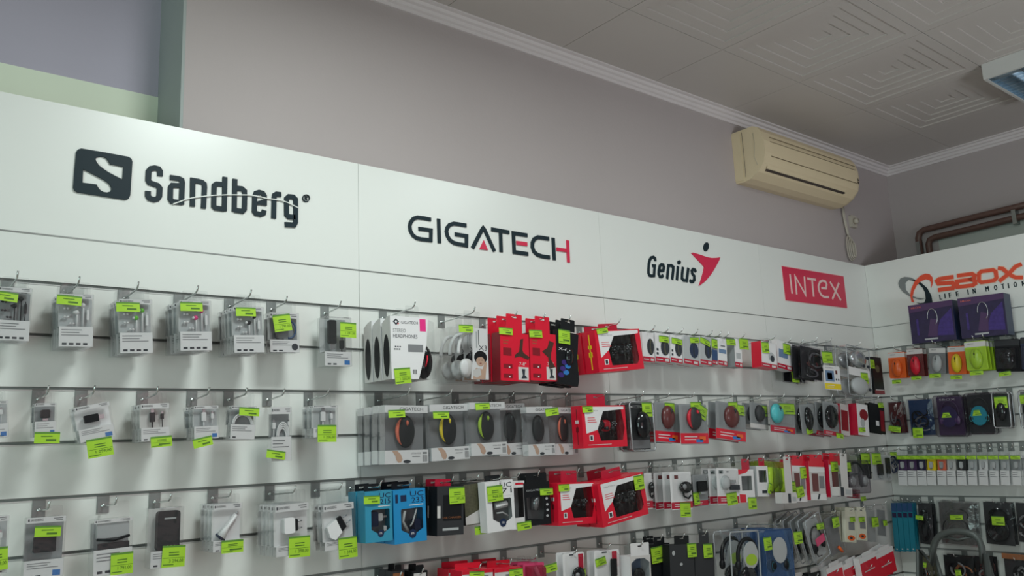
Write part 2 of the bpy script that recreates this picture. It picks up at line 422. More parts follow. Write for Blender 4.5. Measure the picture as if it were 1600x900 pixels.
D_, R_ = 'logo_dark', 'logo_red'
em_out = [(118.7, 238), (121, 234.3), (126.4, 232.6), (163, 238.8), (200, 245.6), (204.6, 248.6), (206.3, 253.5), (204.6, 280), (202.8, 306), (200.3, 311), (195.6, 312.8), (158, 307), (120.8, 301.2), (116, 298.6), (113.9, 293.6), (116, 266)]
def z1(l): return [(100+p[0]/7.2, 220+p[1]/7.2) for p in l]
def z2(l): return [(300+p[0]/8, 265+p[1]/8) for p in l]
def z3(l): return [(620+p[0]/5.714, 325+p[1]/5.714) for p in l]
def z4(l): return [(995+p[0]/10.586, 370+p[1]/10.586) for p in l]
def z5(l): return [(1210+p[0]/10.592, 405+p[1]/10.592) for p in l]
def z6(l): return [(1395+p[0]/7.805, 400+p[1]/7.805) for p in l]
up_h = z1([(350, 210), (362, 192), (395, 182), (430, 182), (470, 200), (497, 235), (515, 268), (590, 282), (665, 298), (660, 370), (655, 440), (575, 400), (500, 360), (440, 320), (390, 280), (360, 240)])
lo_h = z1([(212, 322), (300, 368), (400, 420), (450, 448), (500, 485), (525, 520), (530, 550), (515, 575), (480, 585), (440, 580), (405, 560), (380, 530), (360, 495), (285, 485), (205, 475), (208, 400)])
sw = [(80+x/3.636, 200+y/3.636) for x, y in [(690, 434), (725, 422), (760, 408), (800, 399), (850, 392), (920, 385), (1000, 382), (1120, 383), (1170, 390), (1220, 402), (1300, 412), (1345, 428), (1402, 457)]]
sign('brand_sign', 'black rounded square S emblem with dark narrow lettering on the left header', 'M', (300, 290), [
    ('emblem', D_, 'fill', em_out, 0, 0.001, [up_h, lo_h]),
    ('letter', D_, 'line', [z1([(1078, 400), (1078, 345), (1060, 318), (1020, 308), (975, 315), (950, 345), (945, 445), (962, 475), (1050, 505), (1074, 535), (1070, 625), (1050, 655), (1010, 665), (960, 650), (942, 620), (942, 568)])], 8.0),
    ('letter', D_, 'line', [z1([(1190, 414), (1290, 428), (1322, 445), (1328, 470), (1318, 718)]), z1([(1325, 508), (1215, 502), (1197, 525), (1192, 655), (1212, 685), (1325, 700)])], 7.6),
    ('letter', D_, 'line', [[(300.3, 323), (300.8, 282), (309, 283.4), (315.5, 285.2), (318.7, 288), (319.2, 293), (317.4, 326)]], 7.4),
    ('letter', D_, 'line', [z2([(408, 95), (400, 520)]), z2([(408, 190), (300, 182), (275, 200), (271, 300), (268, 460), (290, 483), (400, 498)])], 7.4),
    ('letter', D_, 'line', [z2([(533, 120), (523, 528)]), z2([(533, 232), (620, 242), (652, 270), (655, 350), (650, 500), (625, 523), (523, 508)])], 7.4),
    ('letter', D_, 'line', [z2([(902, 365), (900, 330), (880, 298), (835, 286), (795, 298), (780, 335), (775, 525), (795, 550), (850, 563), (890, 548), (897, 510)])], 7.4),
    ('letter', D_, 'fill', z2([(810, 400), (930, 365), (930, 456), (810, 440)])),
    ('letter', D_, 'line', [z2([(1110, 315), (1050, 308), (1028, 322), (1021, 360), (1015, 612)])], 7.4),
    ('letter', D_, 'line', [z2([(1285, 598), (1205, 592), (1178, 565), (1176, 430), (1178, 365), (1205, 340), (1260, 345), (1290, 375), (1291, 540), (1290, 660), (1270, 695), (1155, 688)])], 7.4),
    ('registered_mark', D_, 'loop', [[(300+(1420+42*math.cos(a*.524))/8, 265+(360+42*math.sin(a*.524))/8) for a in range(12)]], 1.3),
    ('registered_mark', D_, 'line', [[(476.0, 312.5), (476.2, 307.3), (478.6, 307.7), (479, 309.2), (477.2, 310), (479.2, 313)]], 1.2),
    ('swoosh', 'board', 'line', [sw], 1.5, 0.001)], 1, 0, 0, 7.5)
sign('brand_sign', 'wide black capital lettering with red details, second sign from the left', 'M', (760, 375), [
    ('letter', D_, 'line', [z3([(302, 105), (240, 93), (180, 85), (145, 97), (120, 130), (112, 165), (118, 205), (140, 245), (175, 270), (215, 280), (300, 289), (302, 200), (190, 186)])]),
    ('letter', D_, 'line', [z3([(370, 97), (377, 315)])]),
    ('letter', D_, 'line', [z3([(618, 158), (560, 148), (505, 140), (468, 152), (446, 180), (440, 212), (448, 250), (470, 287), (505, 312), (545, 323), (618, 336), (619, 252), (515, 235)])]),
    ('letter', D_, 'line', [z3([(672, 360), (757, 195), (768, 180), (780, 195), (868, 388)])]),
    ('accent', R_, 'fill', z3([(772, 290), (735, 368), (808, 378)])),
    ('letter', D_, 'line', [z3([(840, 191), (1000, 219)]), z3([(922, 205), (928, 395)])]),
    ('letter', D_, 'line', [z3([(1162, 246), (1037, 226), (1044, 394), (1168, 413)])]),
    ('accent', R_, 'line', [z3([(1064, 312), (1160, 325)])]),
    ('letter', D_, 'line', [z3([(1355, 277), (1300, 268), (1255, 262), (1222, 280), (1207, 312), (1206, 350), (1220, 390), (1250, 418), (1290, 432), (1362, 443)])]),
    ('letter', D_, 'line', [z3([(1391, 268), (1402, 466)])]),
    ('letter', R_, 'line', [z3([(1520, 290), (1529, 487)]), z3([(1422, 368), (1512, 382)])], 5.2)], 1, 0, 0, 6.0)
G = 4.6
sign('brand_sign', 'small dark lettering with red leaping figure and black dot head', 'M', (1065, 415), [
    ('letter', D_, 'line', [z4([(300, 405), (295, 360), (270, 337), (235, 345), (210, 380), (193, 450), (187, 540), (187, 600), (205, 640), (235, 648), (278, 645), (290, 482), (250, 480)])]),
    ('letter', D_, 'line', [z4([(368, 563), (432, 560), (442, 500), (430, 465), (400, 460), (375, 485), (358, 560), (356, 620), (375, 660), (405, 662), (430, 635)])]),
    ('letter', D_, 'line', [z4([(495, 697), (518, 460)]), z4([(512, 480), (565, 478), (597, 500), (595, 560), (578, 708)])]),
    ('letter', D_, 'line', [z4([(655, 717), (675, 490)])]),
    ('letter', D_, 'fill', z4([(692+27*math.cos(a*.524), 425+36*math.sin(a*.524)) for a in range(12)])),
    ('letter', D_, 'line', [z4([(757, 502), (742, 620), (740, 690), (765, 722), (812, 725)]), z4([(845, 518), (815, 750)])]),
    ('letter', D_, 'line', [z4([(968, 585), (955, 550), (925, 540), (903, 565), (910, 610), (942, 650), (945, 710), (920, 742), (890, 745), (868, 718)])]),
    ('figure', R_, 'fill', z4([(890, 270), (920, 264), (1040, 300), (1150, 338), (1230, 353), (1300, 351), (1367, 342), (1358, 380), (1300, 490), (1220, 620), (1120, 740), (1018, 814), (1050, 720), (1085, 600), (1106, 505), (1070, 460), (980, 365)])),
    ('figure_head', D_, 'fill', z4([(1138+42*math.cos(a*.393)+8*math.sin(-a*.393), 168+75*math.sin(a*.393)) for a in range(16)]))], 1, 0, 0, G)
WL = 'logo_pink'
sign('brand_sign', 'red rectangular plate with pale letters near the inside corner', 'M', (1270, 450), [
    ('plate', R_, 'fill', z5([(118, 118), (1133, 287), (1195, 808), (182, 680)])),
    ('plate_border', WL, 'loop', [z5([(112, 110), (1138, 280), (1200, 815), (178, 687)])], 0.9, -.003),
    ('letter', WL, 'line', [z5([(243, 250), (280, 572)])], 3.3, .002),
    ('letter', WL, 'line', [z5([(356, 586), (328, 285), (500, 590), (482, 290)])], 3.3, .002),
    ('letter', WL, 'line', [z5([(530, 322), (670, 345)]), z5([(608, 335), (635, 625)])], 3.3, .002),
    ('letter', WL, 'line', [z5([(765, 480), (840, 485), (850, 420), (830, 375), (785, 358), (740, 375), (715, 440), (722, 520), (760, 595), (810, 630), (885, 630)])], 3.5, .002),
    ('letter', WL, 'line', [z5([(905, 378), (1085, 682)]), z5([(1052, 398), (945, 662)])], 3.4, .002)], 1, 0, 0, 3.4)
O_, PE = 'logo_orange', 'logo_peach'
S1 = z6([(745, 255), (650, 268), (570, 282), (542, 305), (560, 338), (650, 330), (730, 325), (752, 350), (735, 392), (650, 402), (555, 416)])
B1 = z6([(785, 243), (880, 230), (970, 218), (1003, 238), (992, 275), (960, 285), (1005, 305), (1010, 335), (980, 357), (880, 370), (792, 378), (785, 310), (970, 285)])
O1 = z6([(1055, 215), (1085, 188), (1225, 170), (1258, 190), (1268, 265), (1240, 298), (1085, 322), (1052, 300)])
X1 = [z6([(1285, 148), (1345, 155), (1420, 225), (1500, 262), (1590, 262)]), z6([(1575, 98), (1500, 130), (1420, 215), (1300, 310)])]
lt, org = sign('brand_sign', 'orange lettering with crossed grey, black and orange rings on the right header', 'R', (1500, 430), [
    ('letter_outline', PE, 'line', [S1], 8.0, -.003), ('letter_outline', PE, 'line', [B1], 8.0, -.003), ('letter_outline', PE, 'line', X1, 8.0, -.003), ('letter_outline', PE, 'loop', [O1], 8.0, -.003),
    ('ring', 'logo_grey', 'fill', z6([(70, 330), (95, 275), (150, 255), (220, 262), (300, 300), (250, 290), (190, 293), (155, 330), (162, 410), (215, 475), (300, 510), (395, 520), (330, 532), (220, 500), (130, 440), (82, 380)])),
    ('ring', D_, 'fill', z6([(205, 295), (260, 290), (340, 320), (420, 390), (470, 480), (485, 560), (482, 640), (440, 640), (370, 605), (290, 568), (340, 575), (388, 568), (405, 520), (398, 450), (370, 390), (310, 330), (250, 302)])),
    ('ring', O_, 'fill', z6([(262, 565), (232, 560), (216, 480), (230, 400), (270, 310), (340, 240), (400, 215), (450, 220), (485, 260), (491, 330), (470, 388), (475, 330), (450, 293), (400, 285), (340, 312), (292, 362), (257, 430), (243, 500)])),
    ('letter', O_, 'line', [S1], 6.0), ('letter', O_, 'line', [B1], 5.8), ('letter', O_, 'loop', [O1], 5.6), ('letter', O_, 'line', X1, 5.6)], 1, 0, 0, 4.6)
Wi = (Matrix.Translation(org) @ WROT['R']).inverted()
for ch, x, y in [('L', 585, 500), ('I', 637, 488), ('F', 700, 478), ('E', 787, 463), ('I', 918, 440), ('N', 993, 427), ('M', 1152, 400), ('O', 1255, 385), ('T', 1345, 371), ('I', 1412, 361), ('O', 1495, 348), ('N', 1596, 335)]:
    q = Wi @ on_right(1395+x/7.805, 400+y/7.805); h = .0150; w = h*{'I': .12, 'M': .55, 'N': .5, 'O': .5}.get(ch, .42)
    m = MB()
    for k, dx in enumerate((-.0016, 0, .0016)): m.text(ch, q.x-w+dx, q.x+w+dx, q.z-h, q.z+h, -.0012-.0002*k, D_)
    m.build('letter', lt)

# ================================================================ AIR CONDITIONER
ax0, ax1 = -1.245, -0.20; az1 = ZO+1.20; ah = .30; az0 = az1-ah
t = thing('air_conditioner', 'cream split air conditioner high on the grey wall below the cornice', 'air conditioner', Matrix.Translation((ax0, YB-.0005, az0)))
AL = ax1-ax0
# profile (y outward negative, z)
pf = [(0, 0.0), (-.05, -.005), (-.10, .004), (-.15, .03), (-.19, .075), (-.205, .13), (-.205, .20), (-.19, .255), (-.17, .285), (-.14, .30), (0, .30)]
def side_prism(mb, prof_, x0, x1, m, shrink=1.0):
    vs = [(x0, p[0], p[1]) for p in prof_]+[(x1, p[0], p[1]) for p in prof_]; n = len(prof_)
    mb.add(vs, [(i, n+i, n+(i+1) % n, (i+1) % n) for i in range(n)]+[tuple(range(n)), tuple(range(2*n-1, n-1, -1))], m)
b = MB()
side_prism(b, [(0, .012), (-.055, .005), (-.055, .29), (0, .288)], -0.004, AL+.004, 'ac')
side_prism(b, pf, 0, AL-.05, 'ac')
# rounded right end
xs = [AL-.05, AL-.03, AL-.012, AL-.002, AL]; sc = [1, .985, .94, .87, .80]
for i in range(4):
    A_ = [(xs[i], p[0]*sc[i], .15+(p[1]-.15)*sc[i]) for p in pf]; B_ = [(xs[i+1], p[0]*sc[i+1], .15+(p[1]-.15)*sc[i+1]) for p in pf]
    n = len(pf); b.add(A_+B_, [(k, n+k, n+(k+1) % n, (k+1) % n) for k in range(n)], 'ac')
b.add(B_, [tuple(range(len(pf)-1, -1, -1))], 'ac')
b.build('housing', t)
b = MB()   # front grille seams
for (y, z) in ((-.2065, .225), (-.2068, .20), (-.2068, .115)):
    b.box(.06, AL-.07, y, y+.003, z-.0016, z+.0016, 'ac_seam')
b.build('panel_groove', t)
b = MB(); b.box(.05, AL-.17, -.1735, -.150, .040, .048, 'ac_dark'); b.build('air_outlet', t)
b = MB(); b.add([(.045, -.183, .066), (AL-.165, -.183, .066), (AL-.165, -.175, .049), (.045, -.175, .049)], [(0, 1, 2, 3)], 'ac'); b.build('louvre_blade', t)
b = MB()
for dz, s in ((.142, 1), (.118, -1)): b.flat([(AL-.062, dz-.009*s), (AL-.040, dz-.009*s), (AL-.051, dz+.011*s)], -.2072, 'ac_dark')
b.build('indicator', t)
b = MB(); b.tube([(-.0055, -.07, .02), (-.0055, -.072, .15), (-.0055, -.07, .285)], .0012, 'ac_dark', 5); b.tube([(-.0015, -.15, .07), (-.0015, -.135, .12), (-.0015, -.145, .2), (-.0015, -.14, .26)], .0012, 'cable_cream', 5); b.build('side_seam', t)
# cable and socket
pc = [on_main(x, y, -YB+.015) for x, y in [(1316, 322), (1318, 338), (1321, 352), (1324, 364), (1330, 378), (1335, 388)]]
b = MB(); b.tube(pc, .006, 'cable_cream', 8)
b.tube([p+Vector((.022, 0.004, 0)) for p in pc[:4]], .005, 'cable_cream', 8)
c0 = on_main(1330, 388, -YB+.018)
for i in range(4): b.tube([(c0.x+(.040-.007*i)*math.cos(a*.349)+.007*i-.01, c0.y-.005*i, c0.z-.004*i+(.085-.012*i)*math.sin(a*.349)) for a in range(18)], .0040, 'cable_cream', 6, closed=True)
tagobj(b.build('power_cable'), 'coiled cream power cable hanging under the air conditioner', 'cable')
s0 = on_main(1327, 346, -YB+.001)
t = thing('wall_socket', 'cream wall socket beside the air conditioner cable', 'socket', Matrix.Translation((s0.x+.03, YB-.0005, s0.z)))
b = MB(); b.box(-.035, .035, -.02, 0, -.04, .04, 'cable_cream', .008); b.build('socket_box', t)
b = MB(); b.cyl((0, -.045, 0), (0, -.02, 0), .018, .02, 'cable_cream', 14); b.build('plug', t)

# ================================================================ PIPES on the right wall
def rp(x, y): return on_right(x, y, -XR+.035)
for (pts, r, lab) in (([(1436, 412), (1435, 372), (1437, 364), (1444, 359), (1520, 340), (1578, 326), (1640, 311)], .021, 'upper brown heating pipe along the right wall'),
                      ([(1452, 408), (1451, 381), (1453, 375), (1460, 371), (1520, 357), (1590, 340), (1640, 328)], .021, 'lower brown heating pipe along the right wall')):
    P = [rp(*q) for q in pts]; P[0].z -= .25
    # vertical legs and a straight level run
    P[0].y = P[1].y; zr = (P[4].z+P[3].z)/2
    b = MB(); b.tube([tuple(p) for p in P], r, 'pipe', 10)
    tagobj(b.build('heating_pipe'), lab, 'pipe', 'heating pipes')
for q in ((1586, 336), (1437, 385)):
    p = rp(*q); b = MB(); b.box(p.x-.025, XR-.0005, p.y-.012, p.y+.012, p.z-.06, p.z+.03, 'steel'); tagobj(b.build('pipe_clip'), 'small grey clip holding the two pipes '+('near the photo edge' if q[0] > 1500 else 'at their bend'), 'clip')

pz = on_right(1500, 366, -XR); pa = on_right(1466, 372, -XR)
b = MB(); b.box(XR-.004, XR-.0005, -3.5, pa.y, ZTOP-.2, pa.z, 'pale_wall'); structure(b.build('trim_4'))

# ================================================================ CEILING LAMPS
def ceiling_lamp(cx, cy, w, d, label, lit):
    t = thing('ceiling_lamp', label, 'lamp', Matrix.Translation((cx, cy, CEIL-.085)), 'louvred ceiling lamps'); h = .085
    b = MB(); e = .014
    b.box(-w/2, w/2, -d/2, -d/2+e, .0, h-.0005, 'fixture'); b.box(-w/2, w/2, d/2-e, d/2, 0, h-.0005, 'fixture')
    b.box(-w/2, -w/2+e, -d/2+e, d/2-e, 0, h-.0005, 'fixture'); b.box(w/2-e, w/2, -d/2+e, d/2-e, 0, h-.0005, 'fixture')
    b.box(-w/2+e, w/2-e, -d/2+e, d/2-e, h-.006, h-.001, 'louvre'); b.build('housing', t)
    b = MB(); n = 4
    for i in range(n+1):
        y = -d/2+e+(d-2*e)*i/n; b.box(-w/2+e, w/2-e, y-.002, y+.002, .004, .040, 'louvre')
    for i in range(1, 12):
        x = -w/2+e+(w-2*e)*i/12; b.box(x-.0015, x+.0015, -d/2+e, d/2-e, .006, .038, 'louvre')
    b.build('louvre', t)
    for i in range(n):
        y = -d/2+e+(d-2*e)*(i+.5)/n; b = MB(); b.cyl((-w/2+e+.01, y, .058), (w/2-e-.01, y, .058), .013, .013, 'tube_on' if lit else 'tube_dim', 10); b.build('tube', t)
    if lit:
        l = area('lamp_light', (cx, cy, CEIL-.10), (cx, cy, 0), w-.1, d-.1, lit, (0.90, 1.0, 0.97))
ceiling_lamp(-0.37, -1.41, 0.62, 0.62, 'white ceiling lamp with mirrored louvre at the right photo edge', 0)
for (x, y, p) in LAMPS: ceiling_lamp(x, y, .62, .62, 'lit louvred ceiling lamp '+('above the header boards' if x < -3 else 'over the middle of the shop' if y < -2 else 'towards the corner of the shop'), p)

# ================================================================ STEP LADDER
t = thing('step_ladder', 'grey step ladder whose rounded top hoop stands before the corner', 'ladder', Matrix.Translation((-0.95, -0.80, 0)))
XL_ = -1.0
def lp(x, y): p = on_right(x, y, -XL_); return Vector((XL_+.95, p.y+.80, p.z))
top = [(1452, 930), (1456, 880), (1459, 853), (1463, 843), (1470, 836), (1481, 832), (1496, 830), (1511, 832), (1522, 836), (1530, 844), (1534, 855), (1537, 880), (1541, 930)]
P = [lp(*q) for q in top]
P[0].z = 1.0; P[-1].z = 1.0; P[0].y += .02; P[-1].y -= .02
P = [Vector((-.20, P[0].y+.05, .012))]+P+[Vector((-.20, P[-1].y-.05, .012))]
b = MB(); b.tube([tuple(p) for p in P], .0155, 'ladder', 12); b.build('rail_hoop', t)
c1 = lp(1476, 838); c2 = lp(1516, 838)
b = MB(); b.tube([(c1.x, c1.y+.012, c1.z-.002), (c1.x, (c1.y+c2.y)/2, c1.z-.012), (c2.x, c2.y-.012, c2.z-.002)], .006, 'ladder', 8); b.build('hoop_grip', t)
for s in (0, 1):
    b = MB(); y = P[2 if s == 0 else -3].y; b.tube([(-.02, y, 1.0), (.32, y, .012)], .011, 'ladder', 8); b.build('rear_leg', t)
for i, z in enumerate((.25, .5, .75)):
    b = MB(); x = -.20+.20*(z/1.0)
    b.box(x-.08, x+.06, P[-1].y+.02, P[0].y-.02, z, z+.03, 'dgrey', .0); b.build('step', t)
# ================================================================ PRODUCTS
# every builder gets the pack's root (origin: bottom centre of the front face, x right, y to the wall, z up)
def panel_lines(m, x0, x1, z0, z1, n, y, ink='ink_grey', frac=.75):
    for i in range(n):
        z = z1-(z1-z0)*(i+.5)/n; h = (z1-z0)/n*.15
        m.quad(x0, x0+(x1-x0)*(frac if i % 2 else 1)*(.75+.25*((i*7) % 3)/2), z-h, z+h, y, ink)
def barcode(m, x0, x1, z0, z1, y, ink='ink'):
    n = 9
    for i in range(n):
        a = x0+(x1-x0)*i/n; m.quad(a, a+(x1-x0)/n*(.35+.3*((i*5) % 3)/2), z0, z1, y, ink)
# ---- goods inside the packs; each returns one or more named parts
def g_mouse(root, cx, cz, w, h, y, body='black', accent=None, wheel='dgrey', name='mouse', dep=None, half=False):
    dep = dep or w*.32; y = y-dep*.4 if half else y
    b = MB(); b.ell((cx, y+dep*.4, cz), (w/2, dep, h/2), body, 18, 12, half); b.build(name, root)
    b = MB(); b.tube([(cx, y+dep*.4-dep*.98, cz+h*.12), (cx, y+dep*.4-dep*.80, cz+h*.30), (cx, y+dep*.4-dep*.45, cz+h*.43)], w*.018, 'dgrey', 5)
    b.ell((cx, y+dep*.4-dep*.86, cz+h*.26), (w*.06, w*.09, h*.085), wheel if wheel != 'dgrey' else (accent or 'dgrey'), 10, 6); b.build('scroll_wheel', root)
    if accent:
        b = MB(); pts = []
        for i in range(9):
            t = math.radians(120+120*i/8); pts.append((cx+w*.49*math.cos(t)-w*.01, y+dep*.4-dep*.35, cz+h*.47*math.sin(t)))
        b.tube(pts, [w*.02, w*.05, w*.085, w*.10, w*.10, w*.09, w*.07, w*.045, w*.015], accent, 6); b.build('side_strip', root)
def g_mouse_gloss(root, cx, cz, w, h, y, body, hi='silver'):
    dep = min(.026, w*.42); y -= dep*.4; b = MB(); b.ell((cx, y+dep*.4, cz), (w/2, dep, h/2), body, 18, 12, True); b.build('mouse', root)
    b = MB(); b.tube([(cx, y-dep*.58, cz+h*.05), (cx, y-dep*.5, cz+h*.25), (cx, y-dep*.15, cz+h*.42)], w*.02, 'black', 5)
    b.ell((cx, y-dep*.50, cz+h*.24), (w*.05, w*.08, h*.075), 'black', 8, 6); b.build('scroll_wheel', root)
def g_earbuds(root, w, h, y, z0, z1, col, cord):
    """two buds, spare tips, in-line control and cords between z0 and z1"""
    x = w*.10; H = z1-z0
    for (cx, cz, s) in ((w*.02, z0+H*.52, 1), (w*.20, z0+H*.78, 1)):
        b = MB(); b.ell((cx, y, cz), (w*.075, .006, w*.075), col, 10, 8); b.ell((cx-w*.07, y, cz), (w*.05, .005, w*.045), cord, 8, 6)
        b.tube([(cx+w*.01, y, cz), (cx+w*.015, y, cz-H*.25), (cx+w*.015, y, z0)], w*.022, cord, 6); b.build('earbud', root)
    b = MB(); b.box(w*.31, w*.38, y-.003, y+.003, z0+H*.25, z0+H*.62, cord, .002); b.tube([(w*.345, y, z0+H*.7), (w*.345, y, z0)], w*.014, cord, 5); b.build('remote', root)
    for (cx, cz) in ((-w*.28, z0+H*.35), (-w*.28, z0+H*.65), (-w*.12, z0+H*.12)):
        b = MB(); b.ell((cx-w*.045, y, cz), (w*.045, .005, w*.035), cord, 8, 6); b.ell((cx+w*.045, y, cz), (w*.045, .005, w*.035), cord, 8, 6); b.build('ear_tip', root)
def g_usb(root, cx, cz, w, h, y, col='black', horiz=False):
    b = MB()
    if horiz:
        b.box(cx-w/2, cx+w*.22, y-.006, y+.006, cz-h/2, cz+h/2, col, .003); b.box(cx+w*.22, cx+w/2, y-.003, y+.003, cz-h*.3, cz+h*.3, 'silver')
    else:
        b.box(cx-w/2, cx+w/2, y-.006, y+.006, cz-h*.3, cz+h/2, col, .004); b.box(cx-w*.3, cx+w*.3, y-.003, y+.003, cz-h/2, cz-h*.3, 'silver')
    b.build('adapter', root)
def g_plugcable(root, cx, ztop, zbot, w, y, col):
    b = MB(); b.box(cx-w/2, cx+w/2, y-.004, y+.004, ztop-w*2.0, ztop, col, .002); b.box(cx-w*.32, cx+w*.32, y-.002, y+.002, ztop, ztop+w*.9, 'silver')
    b.tube([(cx, y, ztop-w*2), (cx, y, ztop-w*3), (cx, y, zbot)], w*.16, col, 6); b.build('cable_plug', root)
def g_coil(root, cx, cz, rx, rz, y, col, n=4, r=.0022, a0=0, a1=360, name='cable'):
    b = MB()
    for i in range(n):
        k = 1-.12*i; b.tube(ring3(cx+rx*.03*((i*7) % 3), y+.0015*i, cz-rz*.02*i, rx*k, rz*k, 24, a0, a1), r, col, 6, closed=abs(a1-a0) >= 360)
    b.build(name, root)
def g_gamepad(root, cx, cz, w, y, col='black', mid=None):
    h = w*.62; b = MB()
    b.ell((cx, y, cz+h*.08), (w*.30, .018, h*.30), mid or col, 16, 10)
    for s in (-1, 1):
        b.ell((cx+s*w*.27, y, cz+h*.12), (w*.20, .022, h*.27), col, 14, 10)
        b.tube([(cx+s*w*.28, y, cz+h*.05), (cx+s*w*.36, y+.002, cz-h*.15), (cx+s*w*.40, y+.006, cz-h*.42)], [w*.13, w*.11, w*.07], col, 12)
    b.build('gamepad', root)
    for s in (-1, 1):
        b = MB(); b.cyl((cx+s*w*.13, y-.030, cz-h*.06), (cx+s*w*.13, y-.010, cz-h*.06), w*.055, w*.035, 'dgrey', 12); b.build('thumbstick', root)
    b = MB()
    for (dx, dz) in ((0, .1), (0, -.1), (.065, 0), (-.065, 0)): b.ell((cx+w*.27+dx*w, y-.020, cz+h*.16+dz*h), (w*.026, .006, w*.026), 'silver', 8, 6)
    b.box(cx-w*.34, cx-w*.20, y-.024, y-.014, cz+h*.12, cz+h*.20, 'dgrey'); b.box(cx-w*.30, cx-w*.24, y-.024, y-.014, cz+h*.04, cz+h*.28, 'dgrey'); b.build('button_set', root)
def g_charger(root, cx, cz, w, h, y, body='white', face='black', horiz=True):
    b = MB(); b.box(cx-w*.5, cx+w*.05, y-.012, y+.012, cz-h/2, cz+h/2, body, .006); b.box(cx+w*.05, cx+w*.22, y-.010, y+.010, cz-h*.38, cz+h*.38, face, .004)
    for s in (-1, 1): b.cyl((cx+w*.22, y, cz+s*h*.22), (cx+w*.5, y, cz+s*h*.22), .0022, .0022, 'silver', 8)
    b.build('charger', root)
def g_headset(root, cx, cz, w, h, y, col='black', cup='dgrey', accent=None, mic=False):
    e_ = min(.022, max(.008, y*1.1))
    b = MB(); b.tube(ring3(cx, y, cz+h*.05, w*.42, h*.43, 20, -5, 185), w*.035, col, 8); b.build('headband', root)
    for s in (-1, 1):
        b = MB(); b.cyl((cx+s*w*.40, y-e_*.5, cz-h*.14), (cx+s*w*.30, y+e_*.5, cz-h*.14), w*.15, w*.17, cup, 16)
        b.ell((cx+s*w*.38, y-.004, cz-h*.14), (w*.13, e_, h*.17), cup, 14, 10)
        if accent: b.tube(ring3(cx+s*w*.38, y-e_-.001, cz-h*.14, w*.06, h*.09, 14), w*.012, accent, 6, closed=True)
        b.build('ear_cup', root)
    if mic: b = MB(); b.tube([(cx-w*.40, y-.004, cz-h*.2), (cx-w*.3, y-.006, cz-h*.4), (cx, y-.006, cz-h*.45)], w*.02, col, 6); b.build('microphone', root)
# ---- pack shells
def p_tab(root, w, h, zt, m='clear', tw=.45):
    """hang tab from the pack top h up to the hook wire at local z = zt"""
    if zt-h < .006: return
    top = zt+.010; b = MB(); a = w*tw/2
    hole = [(-.010, zt-.003), (.010, zt-.003), (.010, zt+.003), (-.010, zt+.003)]
    b.prism([(-a, h), (a, h), (a, top-.004), (a-.004, top), (-a+.004, top), (-a, top-.004)], .001, .0018, m, [hole]); b.build('hang_tab', root)
def shell(root, w, h, d, m='clear', bev=.002):
    b = MB(); b.box(-w/2, w/2, 0, d, 0, h, m, bev); b.build('plastic_box', root)
def p_sbox(root, w, h, d, P, zt):
    band = P.get('band', .09)*h; pb = P.get('pb', .38)*h; sh = P.get('shell', 'shell')
    shell(root, w, h, d, sh)
    e = .0012; b = MB()
    b.box(-w/2+e, w/2-e, e, .002+e, h-band, h-e, 'white'); b.text(P.get('brand', 'SANDBERG'), -w*.40, -w*.08, h-band*.66, h-band*.30, e-.0004, 'ink')
    b.quad(-w*.46, -w*.42, h-band*.7, h-band*.3, e-.0004, 'ink'); b.quad(w*.18, w*.42, h-band*.42, h-band*.28, e-.0004, 'ink_grey'); b.quad(w*.24, w*.42, h-band*.72, h-band*.58, e-.0004, 'ink_grey'); b.build('header_card', root)
    b = MB()
    if pb > 0:
        b.box(-w/2+e, w/2-e, e, .002+e, e, pb, 'white')
        panel_lines(b, -w*.42, w*.36, pb*.52, pb*.90, 3, e-.0004, 'ink_grey')
        for i in range(P.get('icons', 4)): b.quad(-w*.40+i*w*.20, -w*.40+i*w*.20+w*.13, pb*.10, pb*.20, e-.0004, P.get('icon', 'ink'))
        if P.get('blue'): b.quad(w*.22, w*.42, pb*.12, pb*.42, e-.0004, 'blue')
        if P.get('dot'): b.flat(ring(w*.34, pb*.45, w*.11, w*.11, 16), e-.0006, 'ink')
        b.build('label_card', root)
    b = MB(); b.box(-w/2+e, w/2-e, d*.72, d*.72+.001, pb, h-band, P.get('back', 'lgrey'))
    b.box(-w/2+e, w/2-e, .003+e, d*.72, pb-.001, pb, P.get('back', 'lgrey')); b.build('inner_card', root)
    P['fn'](root, w, h, d, pb, h-band); p_tab(root, w, h, zt, 'clear', .8)
